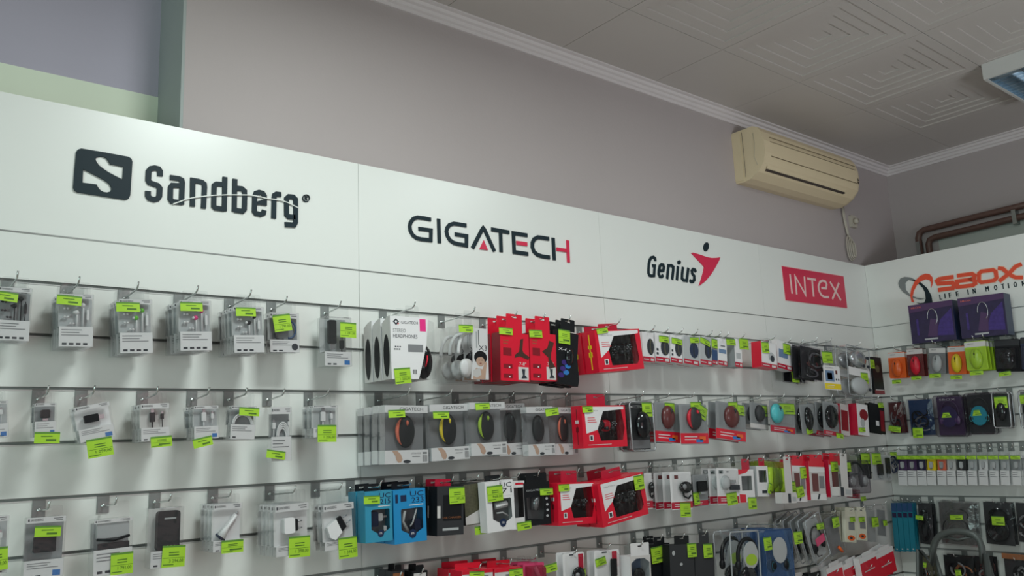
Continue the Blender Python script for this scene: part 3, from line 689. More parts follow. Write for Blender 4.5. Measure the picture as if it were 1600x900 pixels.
def p_gmouse(root, w, h, d, P, zt):
    shell(root, w, h, d, 'shell'); band = h*.13; pb = h*.235; e = .0012
    b = MB(); b.box(-w/2+e, w/2-e, e, e+.002, h-band, h-e, 'white'); b.box(-w/2+e, -w/2+e+.002, e+.002, d*.9, h-band, h-e, 'white')
    b.text('GIGATECH', -w*.16, w*.38, h-band*.72, h-band*.30, e-.0004, 'black'); b.build('header_card', root)
    b = MB(); b.box(-w/2+e, w/2-e, e, e+.002, e, pb, 'white'); b.box(-w/2+e, -w/2+e+.002, e+.002, d*.9, e, pb, 'white')
    y = e-.0004
    b.flat([(-w*.34, pb*.97), (-w*.22, pb*.97), (-w*.14, pb*.70), (-w*.10, pb*.35), (-w*.14, pb*.12), (-w*.17, pb*.14), (-w*.19, pb*.10), (-w*.24, pb*.30), (-w*.26, pb*.60)], y, 'skin')
    b.flat(ring(0.0, pb*.18, w*.085, pb*.12, 14), y-.0002, 'ink'); b.text('OPTICAL MOUSE', w*.10, w*.32, pb*.70, pb*.82, y, 'ink_grey'); b.quad(w*.12, w*.30, pb*.50, pb*.55, y, 'ink_grey')
    b.quad(w*.36, w*.46, pb*.70, pb*.84, y, 'ink_grey'); barcode(b, w*.36, w*.47, pb*.14, pb*.62, y, 'ink_grey'); b.build('label_card', root)
    b = MB(); b.box(-w/2+e, w/2-e, d*.8, d*.8+.001, pb, h-band, 'ink_grey'); b.build('inner_card', root)
    g_mouse(root, w*.05, pb+(h-band-pb)*.5, w*.42, (h-band-pb)*.88, d*.45, 'black', P.get('accent'), dep=min(d*.36, w*.14)); p_tab(root, w, h, zt, 'clear', .8)
def carton(root, w, h, d, col, side=None, hole=None, front='carton', pane='glass', inside='ink_grey'):
    b = MB(); side = side or col
    out = [(-w/2, 0), (w/2, 0), (w/2, h), (-w/2, h)]
    b.flat(out, 0, col, [hole] if hole else ())
    vs = [(-w/2, 0, 0), (w/2, 0, 0), (w/2, d, 0), (-w/2, d, 0), (-w/2, 0, h), (w/2, 0, h), (w/2, d, h), (-w/2, d, h)]
    b.add(vs, [(0, 3, 2, 1), (4, 5, 6, 7), (1, 2, 6, 5), (2, 3, 7, 6), (3, 0, 4, 7)], side)
    if hole: b.flat([(-w/2+.001, .001), (w/2-.001, .001), (w/2-.001, h-.001), (-w/2+.001, h-.001)], min(d*.9, .055), inside)
    o = b.build('carton', root)
    if hole: b = MB(); b.flat(hole, .0006, pane); b.build('window_pane', root)
    return o
def p_tabcard(root, w, h, zt, m, d=0.0, tw=.5, hgt=None):
    top = max(zt+.012, h+.02); a = w*tw/2; b = MB()
    b.prism([(-a, h-.001), (a, h-.001), (a, top-.003), (a-.003, top), (-a+.003, top), (-a, top-.003)], d+.0003, d+.0013, m, [[(-.012, zt-.003), (.012, zt-.003), (.012, zt+.003), (-.012, zt+.003)]] if zt-h > .004 else ()); b.build('hang_tab', root)
def p_uc(root, w, h, d, P, zt):
    col = P['col']; hx0, hx1, hz0, hz1 = -w*.28, w*.40, h*.15, h*.64
    mid = (hx0+hx1)/2
    hole = [(hx0, hz0+h*.10), (mid-w*.10, hz0+h*.01), (mid, hz0-h*.01), (mid+w*.10, hz0+h*.01), (hx1, hz0+h*.10), (hx1, hz1-.004), (hx1-.004, hz1), (hx0+.004, hz1), (hx0, hz1-.004)]
    carton(root, w, h, d, col, P.get('side', col), hole, inside=P.get('inside', 'lgrey'))
    b = MB(); y = -.0005; ink = P.get('ink', 'navy')
    if P.get('t1'):
        b.text(P['t1'], w*.02, w*.44, h*.86, h*.96, y, ink); b.text(P['t2'], w*.06, w*.44, h*.74, h*.84, y, ink); b.quad(-w*.02, w*.42, h*.69, h*.705, y, 'white')
    b.text('m', mid-w*.04, mid+w*.04, hz0-h*.005, hz0+h*.035, y-.0006, 'white'); b.quad(-w*.44, -w*.36, h*.76, h*.92, y, ink); b.quad(-w*.28, -w*.10, h*.78, h*.90, y, ink)
    b.flat(ring(mid, hz0+h*.012, w*.115, w*.115, 18), y-.0002, 'navy'); b.build('print', root)
    P['fn'](root, w, h, d); p_tabcard(root, w, h, zt, P.get('tabc', 'black'), d*.9, .55)
def p_gamebox(root, w, h, d, P, zt):
    hole = [(-w*.02, h*.86), (w*.40, h*.90), (w*.46, h*.45), (w*.40, h*.16), (-w*.10, h*.16), (-w*.17, h*.42)]
    if P.get('wide'): hole = [(-w*.10, h*.85), (w*.38, h*.88), (w*.42, h*.25), (w*.36, h*.14), (-w*.20, h*.14), (-w*.24, h*.52)]
    carton(root, w, h, d, 'red', 'red', hole, inside='dgrey')
    b = MB(); y = -.0005
    b.flat([(-w*.44, h*.97), (w*.46, h*.97), (w*.46, h*.90), hole[1], hole[0], hole[5], (-w*.42, h*.34)], y, 'white')
    b.text('GIGATECH', -w*.38, -w*.14, h*.86, h*.89, y-.0003, 'ink_grey')
    for i in range(3): b.quad(-w*.38, -w*.22+i*w*.02, h*.70-i*h*.05, h*.715-i*h*.05, y-.0003, 'red')
    b.quad(-w*.36, -w*.27, h*.17, h*.30, y, 'white'); b.quad(-w*.34, -w*.29, h*.19, h*.28, y-.0003, 'ink'); panel_lines(b, -w*.40, w*.30, h*.05, h*.09, 1, y, 'offwhite')
    b.build('print', root)
    b = MB(); b.box(-w/2-.0006, -w/2-.0001, d*.45, d*.52, h*.08, h*.92, 'yellow' if P.get('yellow') else 'dred'); b.box(-w/2-.0006, -w/2-.0001, d*.35, d*.62, h*.58, h*.66, 'yellow' if P.get('yellow') else 'white')
    b.box(-w/2-.0006, -w/2-.0001, d*.35, d*.62, h*.38, h*.50, 'yellow' if P.get('yellow') else 'dred'); b.build('side_print', root)
    g_gamepad(root, w*.13, h*.48, w*.52, .030, 'gloss_black', P.get('mid')); p_tabcard(root, w, h, zt, 'genius_red', d*.7, .42)
def p_blister(root, w, h, d, P, zt):
    c = P.get('col', 'white'); b = MB(); r = min(.006, w*.1); y = -.0004
    b.box(-w/2, w/2, 0, .0012, 0, h, c, r)
    bb = P.get('bb', 0)*h; tb = P.get('tb', 0)*h
    if bb: b.quad(-w/2+.0003, w/2-.0003, r*.6, bb, y, P.get('bc', 'red')); panel_lines(b, -w*.36, w*.25, bb*.3, bb*.8, 2, y-.0003, P.get('bi', 'white'))
    if tb: b.quad(-w/2+.0003, w/2-.0003, h-tb, h-r*.6, y, P.get('tc', 'white'))
    if P.get('txt'): b.text(P['txt'], P.get('tx', (-.38, .1))[0]*w, P.get('tx', (-.38, .1))[1]*w, h*.89, h*.93, y-.0003, P.get('ti', 'ink'))
    for q in P.get('blk', ()): b.quad(q[0]*w, q[1]*w, q[2]*h, q[3]*h, y-.0002, q[4])
    b.build('card', root)
    if P.get('fn'): P['fn'](root, w, h, d, bb, h-tb)
    if P.get('bubble', True):
        m = MB(); x = w*P.get('bw', .40); z0 = bb+(h-bb-tb)*.06; z1_ = h-tb-(h-bb-tb)*.06; q = P.get('bm', 'clear'); yy = -max(.012, d)
        vs = [(-x, -.0002, z0), (x, -.0002, z0), (x, -.0002, z1_), (-x, -.0002, z1_), (-x*.86, yy, z0+.006), (x*.86, yy, z0+.006), (x*.86, yy, z1_-.008), (-x*.86, yy, z1_-.008)]
        m.add(vs, [(4, 5, 6, 7), (0, 1, 5, 4), (1, 2, 6, 5), (2, 3, 7, 6), (3, 0, 4, 7)], q); m.build('bubble', root)
    p_tab(root, w, h, zt, P.get('tabm', 'clear'), .4)
def p_clam(root, w, h, d, P, zt):
    """clamshell with a raised rim"""
    r = .004; y = 0
    out = [(-w/2+.008, 0), (w/2-.008, 0), (w/2, .010), (w/2, h-.010), (w/2-.008, h), (-w/2+.008, h), (-w/2, h-.010), (-w/2, .010)]
    b = MB(); b.prism(out, 0, d, P.get('m', 'clear')); b.build('plastic_shell', root)
    b = MB(); b.tube([(p[0], 0, p[1]) for p in out], P.get('rr', .0028), P.get('rim', 'rim'), 6, closed=True); b.build('shell_rim', root)
    if P.get('card'):
        b = MB(); b.box(-w*.46, w*.46, d*.7, d*.7+.001, h*.03, h*.97, P['card'])
        if P.get('strip'): b.quad(-w*.44, w*.44, h*.05, h*.22, d*.7-.0004, P['strip'])
        if P.get('txt'): b.text(P['txt'], -w*.36, w*.20, h*.88, h*.93, d*.7-.0005, 'white')
        b.build('inner_card', root)
    if P.get('fn'): P['fn'](root, w, h, d, h*.1, h*.95)
    p_tab(root, w, h, zt, 'clear', .3)
def p_redbox(root, w, h, d, P, zt):
    carton(root, w, h, d, 'red', 'dred'); b = MB(); y = -.0005
    for i in range(2):
        z = h*(.30-.20*i); b.quad(-w*.40, -w*.10, z-.008, z+.008, y, 'dred'); b.flat(ring(-w*.20, z-.003, .004, .003, 10), y-.0002, 'white')
    b.quad(-w*.40, -w*.12, h*.52, h*.68, y, 'dred'); panel_lines(b, -w*.40, -w*.15, h*.74, h*.86, 2, y, 'copper')
    b.quad(w*.10, w*.46, h*.03, h*.30, y, 'offwhite'); b.text('7-8"', w*.14, w*.38, h*.33, h*.40, y, 'offwhite'); b.build('print', root)
    a = P.get('a', 0); b = MB()   # printed holder figure
    if a == 0:
        b.flat([(w*.00, h*.55), (w*.14, h*.62), (w*.20, h*.88), (w*.30, h*.90), (w*.26, h*.66), (w*.30, h*.60), (w*.50, h*.52), (w*.46, h*.46), (w*.16, h*.52), (-w*.02, h*.48)], y-.0004, 'holder')
    else:
        b.flat([(-w*.05, h*.62), (w*.16, h*.70), (w*.24, h*.86), (w*.42, h*.82), (w*.30, h*.60), (w*.28, h*.46), (w*.44, h*.30), (w*.20, h*.26), (w*.18, h*.50), (w*.06, h*.56)], y-.0004, 'holder')
    b.flat([(w*.20, h*.06), (w*.40, h*.07), (w*.36, h*.12), (w*.32, h*.13), (w*.34, h*.26), (w*.22, h*.26), (w*.25, h*.13)], y-.0006, 'ink'); b.build('picture', root)
    p_tabcard(root, w, h, zt, 'red', 0, .55)
def p_stereo(root, w, h, d, P, zt):
    wc = w*.86; b = MB(); x0 = -w/2
    out = [(x0, 0), (x0+wc*.70, 0), (x0+wc*.80, h*.22), (x0+wc*.93, h*.55), (x0+wc, h*.995), (x0, h)]
    b.prism(out, 0, .0012, 'white')
    # side wall with a curved top
    n = 7; sd = [(0, 0), (d, 0)]+[(d*(1-i/(n-1)), h-(.020*(1-math.cos((1-i/(n-1))*math.pi/2)))-.0) for i in range(n)]
    b.add([(x0, p[0], p[1]) for p in sd], [tuple(range(len(sd)))], 'offwhite'); b.add([(x0+.001, p[0], p[1]) for p in sd], [tuple(range(len(sd)))[::-1]], 'offwhite')
    b.add([(x0, 0, 0), (x0+w*.9, 0, 0), (x0+w*.9, d, 0), (x0, d, 0)], [(0, 3, 2, 1)], 'offwhite'); b.box(x0, x0+w*.98, d-.001, d, 0, h-.02, 'white'); b.build('carton', root)
    b = MB(); b.add([(x0-.0008, d*.5+d*.36*math.cos(a*.349), h*.38+h*.34*math.sin(a*.349)) for a in range(18)], [tuple(range(18))], 'black'); b.build('side_window', root)
    b = MB(); y = -.0005
    b.text('GIGATECH', x0+w*.24, x0+w*.62, h*.88, h*.925, y, 'ink')
    b.flat([(x0+w*.13, h*.96), (x0+w*.20, h*.91), (x0+w*.13, h*.85), (x0+w*.06, h*.91)], y, 'ink', [[(x0+w*.13, h*.935), (x0+w*.16, h*.91), (x0+w*.13, h*.88), (x0+w*.10, h*.91)]])
    b.flat([(x0+w*.16, h*.89), (x0+w*.20, h*.885), (x0+w*.17, h*.86)], y-.0002, 'red')
    b.text('STEREO', x0+w*.06, x0+w*.34, h*.74, h*.80, y, 'ink_grey'); b.text('HEADPHONES', x0+w*.06, x0+w*.60, h*.65, h*.71, y, 'ink')
    b.quad(x0+w*.66, x0+w*.80, h*.77, h*.97, y, 'magenta'); b.quad(x0+w*.38, x0+w*.72, h*.43, h*.55, y, 'ink_grey')
    for i in range(3): b.quad(x0+w*(.07+.05*i), x0+w*(.105+.05*i), h*.46, h*.48, y, 'ink'); b.quad(x0+w*(.09+.05*i), x0+w*(.12+.05*i), h*.50, h*.52, y, 'ink')
    barcode(b, x0+w*.47, x0+w*.56, h*.08, h*.15, y); b.build('print', root)
    b = MB(); b.ell((w*.31, d*.45, h*.29), (w*.19, d*.42, h*.28), 'gloss_black', 16, 12); b.tube([(w*.30, d*.4, h*.45), (w*.34, d*.4, h*.70), (w*.33, d*.4, h*.86)], .006, 'black', 8); b.build('headphones', root)
    b = MB(); b.tube([(w*.27, 0.002, h*.20), (w*.31, 0.001, h*.30), (w*.32, 0.002, h*.38)], .0025, 'red', 6); b.build('cushion_trim', root)
    b = MB(); b.ell((-w*.05, d*.5, h*.34), (w*.26, d*.30, h*.30), 'black', 14, 10); b.build('ear_cup', root)
    b = MB(); b.prism([(x0+wc*.72, 0.001), (w/2, 0.001), (w/2, h*.93), (x0+wc, h*.97)], .002, d-.002, 'clear'); b.build('plastic_window', root); p_tab(root, w, h, zt, 'clear', .3)
def p_x3(root, w, h, d, P, zt):
    shell(root, w, h, d, 'clear', .006); b = MB(); cx0, cx1 = w*.02, w*.49
    b.flat([(-w*.06, h*.03), (cx1, h*.03), (cx1, h*.96), (w*.02, h*.96), (-.0, h*.35)], d*.1, 'white'); y = d*.1-.0004
    b.text('X3', w*.20, w*.46, h*.56, h*.65, y, 'ink'); b.quad(w*.12, w*.16, h*.60, h*.90, y, 'lgrey'); b.quad(w*.19, w*.22, h*.66, h*.93, y, 'ink_grey')
    b.flat(ring(w*.25, h*.43, w*.20, h*.12, 18), y-.0002, 'black'); b.flat(ring(w*.24, h*.36, w*.13, h*.09, 16), y-.0004, 'skin'); b.flat([(w*.10, h*.40), (w*.12, h*.47), (w*.24, h*.50), (w*.38, h*.47), (w*.39, h*.40), (w*.28, h*.44), (w*.18, h*.43)], y-.0006, 'black'); b.quad(w*.18, w*.22, h*.375, h*.385, y-.0007, 'holder'); b.quad(w*.27, w*.31, h*.375, h*.385, y-.0007, 'holder'); b.flat([(w*.20, h*.325), (w*.24, h*.31), (w*.29, h*.325), (w*.24, h*.332)], y-.0007, 'dred')
    b.flat([(w*.00, h*.04), (w*.38, h*.04), (w*.40, h*.16), (w*.44, h*.34), (w*.38, h*.36), (w*.30, h*.22), (w*.10, h*.24), (w*.02, h*.14)], y-.0003, 'skin')
    b.flat([(w*.02, h*.20), (w*.22, h*.24), (w*.26, h*.12), (w*.12, h*.06), (0, h*.10)], y-.0005, 'offwhite'); b.build('picture_card', root)
    b = MB(); b.tube(ring3(0, d*.45, h*.52, w*.34, h*.36, 16, 80, 185), w*.045, 'white', 8); b.build('headband', root)
    b = MB(); b.ell((-w*.12, d*.40, h*.24), (w*.22, d*.34, h*.17), 'offwhite', 16, 12); b.ell((-w*.20, d*.25, h*.24), (w*.15, d*.2, h*.14), 'white', 16, 12); b.build('ear_cup', root)
    b = MB(); b.ell((w*.10, d*.6, h*.42), (w*.12, d*.2, h*.12), 'black', 12, 8); b.build('ear_pad', root); p_tab(root, w, h, zt, 'clear', .5)
def p_pouch(root, w, h, d, P, zt):
    b = MB(); b.prism([(-w/2, 0), (w*.45, -.004), (w/2, h*.10), (w*.42, h*.5), (w*.47, h*.97), (-w/2, h)], 0, d, 'black')
    b.build('pouch', root); b = MB(); y = -.0006
    for i in range(5): b.flat([(p[0]+(-w*.18+w*.07*((i*3) % 5)-w*.1), p[1]) for p in ring(0, h*(.16+.06*i), w*.13, h*.05, 9, 20*i, 380*1+20*i-1)], y-.0002*i, 'blue' if i % 2 else 'violet_glow')
    b.text('X-60', -w*.40, w*.10, h*.62, h*.67, y, 'white'); b.build('print', root)
    b = MB(); b.ell((w*.05, -.002, h*.52), (w*.17, .014, h*.17), 'gloss_black', 14, 10); b.build('mouse', root); p_tabcard(root, w, h, zt, 'black', 0, .6)
def p_box(root, w, h, d, P, zt):
    """printed carton: col, side, blk=[x0,x1,z0,z1,mat], txt=[string,x0,x1,z0,z1,mat]"""
    hole = P.get('hole'); hole = [(q[0]*w, q[1]*h) for q in hole] if hole else None
    carton(root, w, h, d, P['col'], P.get('side'), hole, inside=P.get('inside', 'ink_grey'))
    b = MB(); y = -.0005; k = 0
    for q in P.get('blk', ()): k += 1; b.quad(q[0]*w, q[1]*w, q[2]*h, q[3]*h, y-.0002*k, q[4])
    for q in P.get('oval', ()): k += 1; b.flat(ring(q[0]*w, q[1]*h, q[2]*w, q[3]*h, 18), y-.0002*k, q[4])
    for q in P.get('poly', ()): k += 1; b.flat([(p[0]*w, p[1]*h) for p in q[0]], y-.0002*k, q[1])
    for q in P.get('txt', ()): k += 1; b.text(q[0], q[1]*w, q[2]*w, q[3]*h, q[4]*h, y-.0002*k, q[5])
    if b.f: b.build('print', root)
    if P.get('fn'): P['fn'](root, w, h, d, 0, h)
    if P.get('tab'): p_tabcard(root, w, h, zt, P['tab'], d*P.get('td', 0), P.get('tw', .5))
    else: p_tab(root, w, h, zt, 'clear', .5)
def p_bag(root, w, h, d, P, zt):
    """soft bag: puffed clear film, header card"""
    b = MB(); n = 6; rnd = random.Random(P.get('seed', 1)); vs = []; fs = []
    for i in range(n+1):
        for j in range(n+1):
            u, v = j/n, i/n; e = math.sin(math.pi*u)**.5*math.sin(math.pi*v)**.4 if 0 < u < 1 and 0 < v < 1 else 0
            vs.append((-w/2+w*u+(rnd.random()-.5)*.003, d*.5-d*.5*e+(rnd.random()-.5)*.006*(e > 0), h*v))
    for i in range(n):
        for j in range(n): a = i*(n+1)+j; fs.append((a, a+1, a+n+2, a+n+1))
    b.add(vs, fs, P.get('m', 'clear')); b.add([(p[0], d-.001, p[2]) for p in vs], [f[::-1] for f in fs], P.get('m', 'clear')); b.build('film', root)
    if P.get('head'): b = MB(); b.box(-w*.48, w*.48, d*.45, d*.5, h*.86, h*.99, P['head']); b.build('header_card', root)
    if P.get('back'): b = MB(); b.box(-w*.46, w*.46, d*.8, d*.85, h*.03, h*.97, P['back']); b.build('inner_card', root)
    P['fn'](root, w, h, d, 0, h*.86); p_tab(root, w, h, zt, 'clear', .3)
KIND = dict(sbox=p_sbox, gmouse=p_gmouse, uc=p_uc, gamebox=p_gamebox, blister=p_blister, clam=p_clam, redbox=p_redbox, stereo=p_stereo, x3=p_x3, pouch=p_pouch, box=p_box, bag=p_bag)

def price_tag(root, Minv, wall, D, tg):
    xl, yl, xr, yr, hp = tg[:5]; price = tg[5] if len(tg) > 5 else None
    A = Minv @ on(wall, xl, yl, D); B = Minv @ on(wall, xr, yr, D); C_ = Minv @ on(wall, xl, yl+hp, D)
    u = Vector((B.x-A.x, 0, B.z-A.z)); w = u.length; u.normalize(); n = Vector((u.z, 0, -u.x))
    h = abs((C_-A).dot(n)); c = tg[6] if len(tg) > 6 else 1
    yb = -.0022
    def q(a, b_, y): p = A+u*a-n*0+n*b_; return (p.x, y-.0025*(math.sin(math.pi*min(1, max(0, a/w))))-.0015*(b_/h)*c, p.z)
    b = MB(); N = 4
    def strip(a0, a1, b0, b1, y, m):
        vs = []
        for i in range(N+1): a = a0+(a1-a0)*i/N; vs += [q(a, b0, y), q(a, b1, y)]
        b.add(vs, [(2*i+1, 2*i+3, 2*i+2, 2*i) for i in range(N)], m)
    strip(0, w, 0, h, yb, 'tag'); strip(0, w, 0, h, yb+.0006, 'tag')
    th = min(h*.16, .005); strip(0, w, 0, th, yb-.0003, 'tag_strip')
    if h > .03:
        for f in (.30, .42): strip(w*.28, w*.72, h*f, h*(f+.045), yb-.0004, 'tag_ink')
        strip(w*.02, w*.98, h*.56, h*.575, yb-.0004, 'tag_ink'); strip(w*.05, w*.5, h*.86, h*.90, yb-.0004, 'tag_ink')
        if price:
            vs, fs, _ = text_geo(price); b.add([q(w*.30+v[0]*w*.62, h*.80-v[1]*h*.17, yb-.0005) for v in vs], fs, 'tag_ink')
        else: strip(w*.35, w*.92, h*.68, h*.80, yb-.0004, 'tag_ink')
    else:
        strip(w*.25, w*.70, h*.34, h*.42, yb-.0004, 'tag_ink')
        if price:
            vs, fs, _ = text_geo(price); b.add([q(w*.42+v[0]*w*.45, h*.86-v[1]*h*.26, yb-.0005) for v in vs], fs, 'tag_ink')
        else: strip(w*.45, w*.85, h*.62, h*.80, yb-.0004, 'tag_ink')
    b.build('price_tag', root)
def make_hook(wall, W0, slot, L, label, tip=True):
    """W0: point on the wall line; chrome plate in the slot with a wire arm"""
    z = ZO-(slot-1)*SP
    pos = Vector((W0.x, 0, z)) if wall == 'M' else Vector((0, W0.y, z))
    t = thing('display_hook', label, 'display hook', Matrix.Translation(pos) @ WROT[wall], 'chrome display hooks')
    b = MB(); b.box(-.016, .016, -.0035, -.0015, -.050, -.003, 'plate'); b.box(-.016, .016, -.0035, .004, -.0038, -.0022, 'steel'); b.ell((0, -.0035, -.030), (.006, .003, .006), 'chrome', 10, 6); b.build('hook_plate', t)
    b = MB(); b.tube([(0, -.004, -.030), (0, -.02, -.031), (0, -L+.022, -.024), (0, -L+.010, -.019), (0, -L, -.004)], .0026, 'chrome', 7); b.build('hook_arm', t)
    return t
def copy_pack(src, M):
    r = src.copy(); COL.objects.link(r); r.matrix_world = M
    for ch in list(src.children):
        if ch.name.split('.')[0] in ('price_tag',): continue
        c = ch.copy(); COL.objects.link(c); c.parent = r
        for g in list(ch.children):
            q = g.copy(); COL.objects.link(q); q.parent = c
    return r
SUB = {'scroll_wheel': 'mouse', 'side_strip': 'mouse', 'thumbstick': 'gamepad', 'button_set': 'gamepad', 'print': 'carton', 'side_print': 'carton', 'window_pane': 'carton',
       'side_window': 'carton', 'charger_plug': 'charger', 'picture': 'carton', 'cushion_trim': 'headphones', 'charger_rim': 'car_charger'}
def nest(root):
    kids = list(root.children); base = {}
    for k in kids: base.setdefault(k.name.split('.')[0], k)
    last = {}
    for k in kids:
        n = k.name.split('.')[0]
        if n in SUB and SUB[n] in base: k.parent = last.get(SUB[n], base[SUB[n]])
        last[n] = k
PLACED = []
def p_extent(wall, org, w, h, d, fx, M3):
    """box of one pack in wall coordinates: along, out, up"""
    R3i = WROT[wall].to_3x3().inverted(); o = R3i @ org; c, s_ = abs((M3.to_3x3() @ Vector((0, 0, 1))).z), 0
    s_ = math.sqrt(max(0, 1-c*c)); ww = w/2*c*.97; t = .002
    return (o.x-ww+t, o.x+ww-t, o.y-fx+t*.5, o.y+d-t*.5, o.z+w*s_*.3+t, o.z+h*c-w*s_*.3-t)
def clash(wall, e):
    worst = 0
    for (w2, f, nm_) in PLACED:
        if w2 != wall: continue
        ox = min(e[1], f[1])-max(e[0], f[0]); oy = min(e[3], f[3])-max(e[2], f[2]); oz = min(e[5], f[5])-max(e[4], f[4])
        if ox > 0 and oy > 0 and oz > 0: worst = max(worst, min(ox, oy, oz))
    return worst
def geom(wall, D, TL, TR, BL):
    A = on(wall, *TL, D); B = on(wall, *TR, D); C_ = on(wall, *BL, D); R3 = WROT[wall].to_3x3(); Ri = R3.inverted()
    a, b_, c = Ri @ A, Ri @ B, Ri @ C_
    u = Vector((b_.x-a.x, b_.z-a.z)); w = u.length; roll = math.atan2(u.y, u.x)
    v = Vector((c.x-a.x, c.z-a.z)); vr = math.atan2(v.x, -v.y)
    roll = (roll+vr)/2; h = v.length*abs(math.cos(vr-roll)) if abs(vr-roll) < .5 else v.length
    M3 = R3.to_4x4() @ Matrix.Rotation(-roll, 4, 'Y')
    ctop = (A+B)/2; org = ctop+(M3.to_3x3() @ Vector((0, 0, -1)))*h
    if wall == 'M': org.y = -D
    else: org.x = -D
    return w, h, roll, M3, ctop, org
def item(kind, name, cat, short, wall, slot, D, TL, TR, BL, P=None, d=.025, n=1, gap=None, tags=(), hook=True, where='', pitch=0.0, jit=1.5, yaw=0.0, L=None, wmul=1.0):
    P = dict(P or {}); R3 = WROT[wall].to_3x3()
    fx = (max(.012, d)+.001) if kind == 'blister' and P.get('bubble', True) else .004
    dd = .002 if kind == 'blister' else d
    best = None
    for dl in (0, -.008, .008, -.016, .016, -.024, .024, -.034, .034, -.045, .045, .058, -.058):
        Dt = D+dl
        if Dt-dd < .006: continue
        w, h, roll, M3, ctop, org = geom(wall, Dt, TL, TR, BL); c_ = clash(wall, p_extent(wall, org, w, h, dd, fx, M3))
        if best is None or c_ < best[0]-.0005: best = (c_, Dt)
        if c_ <= 0: break
    D = best[1]
    if best[0] > .003: print('CLASH', round(best[0], 3), short)
    w, h, roll, M3, ctop, org = geom(wall, D, TL, TR, BL)
    M = Matrix.Translation(org) @ M3 @ Matrix.Rotation(yaw, 4, 'Z') @ Matrix.Rotation(pitch, 4, 'X')
    hz = ZO-(slot-1)*SP-.026
    zt = (hz-org.z)*math.cos(roll)
    root = thing(name, short+(' '+where if where else ''), cat, M)
    KIND[kind](root, w*wmul, h, d, P, zt)
    nest(root)
    Mi = M.inverted()
    for tg in tags: price_tag(root, Mi, wall, D, tg)
    gap = max(gap or d*1.15, dd+fx+.004); back = R3 @ Vector((0, 1, 0)); side = R3 @ Vector((1, 0, 0)); kids = []; mine = [p_extent(wall, org, w, h, dd, fx, M3)]
    for k in range(1, n):
        if D-gap*k-dd < .004: break
        ok = org+back*gap*k; e = p_extent(wall, ok, w, h, dd, fx, M3)
        if clash(wall, e) > .002: break
        mine.append(e)
        rr = math.radians(random.uniform(-jit, jit))
        Mk = Matrix.Translation(ok+side*random.uniform(-.001, .001)*jit) @ M3 @ Matrix.Rotation(rr, 4, 'Y')
        kids.append(copy_pack(root, Mk))
    for e in mine: PLACED.append((wall, e, short))
    if kids:
        g = 'hook of the '+short
        root['group'] = g
        for q in kids:
            q['label'] = ('one of the packs' if len(kids) > 1 else 'pack')+' hanging behind the '+short; q['group'] = g
    if hook: make_hook(wall, ctop, slot, L or D+.022, 'chrome hook holding the '+short)
    return root
# ================================================================ WHAT HANGS WHERE
def f_ear(col, cord='white'): return lambda r, w, h, d, a, b: g_earbuds(r, w, h, d*.35, a, b, col, cord)
def f_two(col): return lambda r, w, h, d, a, b: (g_plugcable(r, -w*.08, a+(b-a)*.80, a, w*.17, d*.35, col), g_plugcable(r, w*.26, a+(b-a)*.72, a, w*.10, d*.35, col))
def f_none(r, w, h, d, a, b): pass
# ---- top row, left panels
item('sbox', 'earphone_pack', 'earphones', 'earphone pack with black buds cut by left edge', 'M', 1, .13, (-3, 446), (51, 451), (-7, 531), dict(fn=f_ear('black', 'black'), back='grey'), d=.024, n=3, tags=[(-10, 453, 29, 459, 15)])
item('sbox', 'earphone_pack', 'earphones', 'earphone pack with all white buds', 'M', 1, .13, (93, 457), (147, 461), (94, 541), dict(fn=f_ear('white')), d=.022, n=4, gap=.026, tags=[(89, 460, 128, 464, 15)])
item('sbox', 'earphone_pack', 'earphones', 'earphone pack with green buds', 'M', 1, .13, (186, 466), (238, 468), (189, 552), dict(fn=f_ear('green')), d=.022, n=4, gap=.026, tags=[(181, 472, 218, 473, 15)])
item('sbox', 'earphone_pack', 'earphones', 'earphone pack with pink buds', 'M', 1, .15, (280, 468), (330, 470), (283, 548), dict(fn=f_ear('magenta')), d=.020, n=5, gap=.024, tags=[(281, 472, 316, 473, 14)])
item('sbox', 'earphone_pack', 'earphones', 'earphone pack with black flat cables', 'M', 1, .16, (364, 478), (412, 480), (367, 551), dict(fn=f_ear('black'), icons=3), d=.020, n=6, gap=.024, tags=[(368, 480, 399, 481, 14)])
def f_hook(r, w, h, d, a, b):
    g_coil(r, w*.18, a+(b-a)*.48, w*.22, (b-a)*.40, d*.3, 'dblue', 1, .0032, -100, 120, 'ear_hook'); g_coil(r, -w*.12, a+(b-a)*.3, w*.20, (b-a)*.30, d*.3, 'dgrey', 1, .0028, 180, 300, 'headset_cable')
item('sbox', 'headset_pack', 'headset', 'small headset pack with round black emblem', 'M', 1, .105, (421, 488), (467, 489), (421, 551), dict(fn=f_hook, pb=.32, band=.13, dot=1, back='grey', icons=2), d=.022, n=2, gap=.03, tags=[(425, 493, 452, 490, 27, '1 791,00')])
def f_adapt(r, w, h, d, a, b): g_usb(r, -w*.18, a+(b-a)*.5, w*.28, (b-a)*.86, d*.2); g_plugcable(r, w*.18, a+(b-a)*.35, a, w*.14, d*.2, 'black')
item('sbox', 'adapter_pack', 'adapter', 'milky box with black stick adapter', 'M', 1, .10, (507, 494), (549, 496), (507, 572), dict(fn=f_adapt, pb=.29, band=.02, shell='frost', blue=1, icons=2), d=.055, n=1, tags=[(531, 503, 556, 505, 24, '1 291,00')])
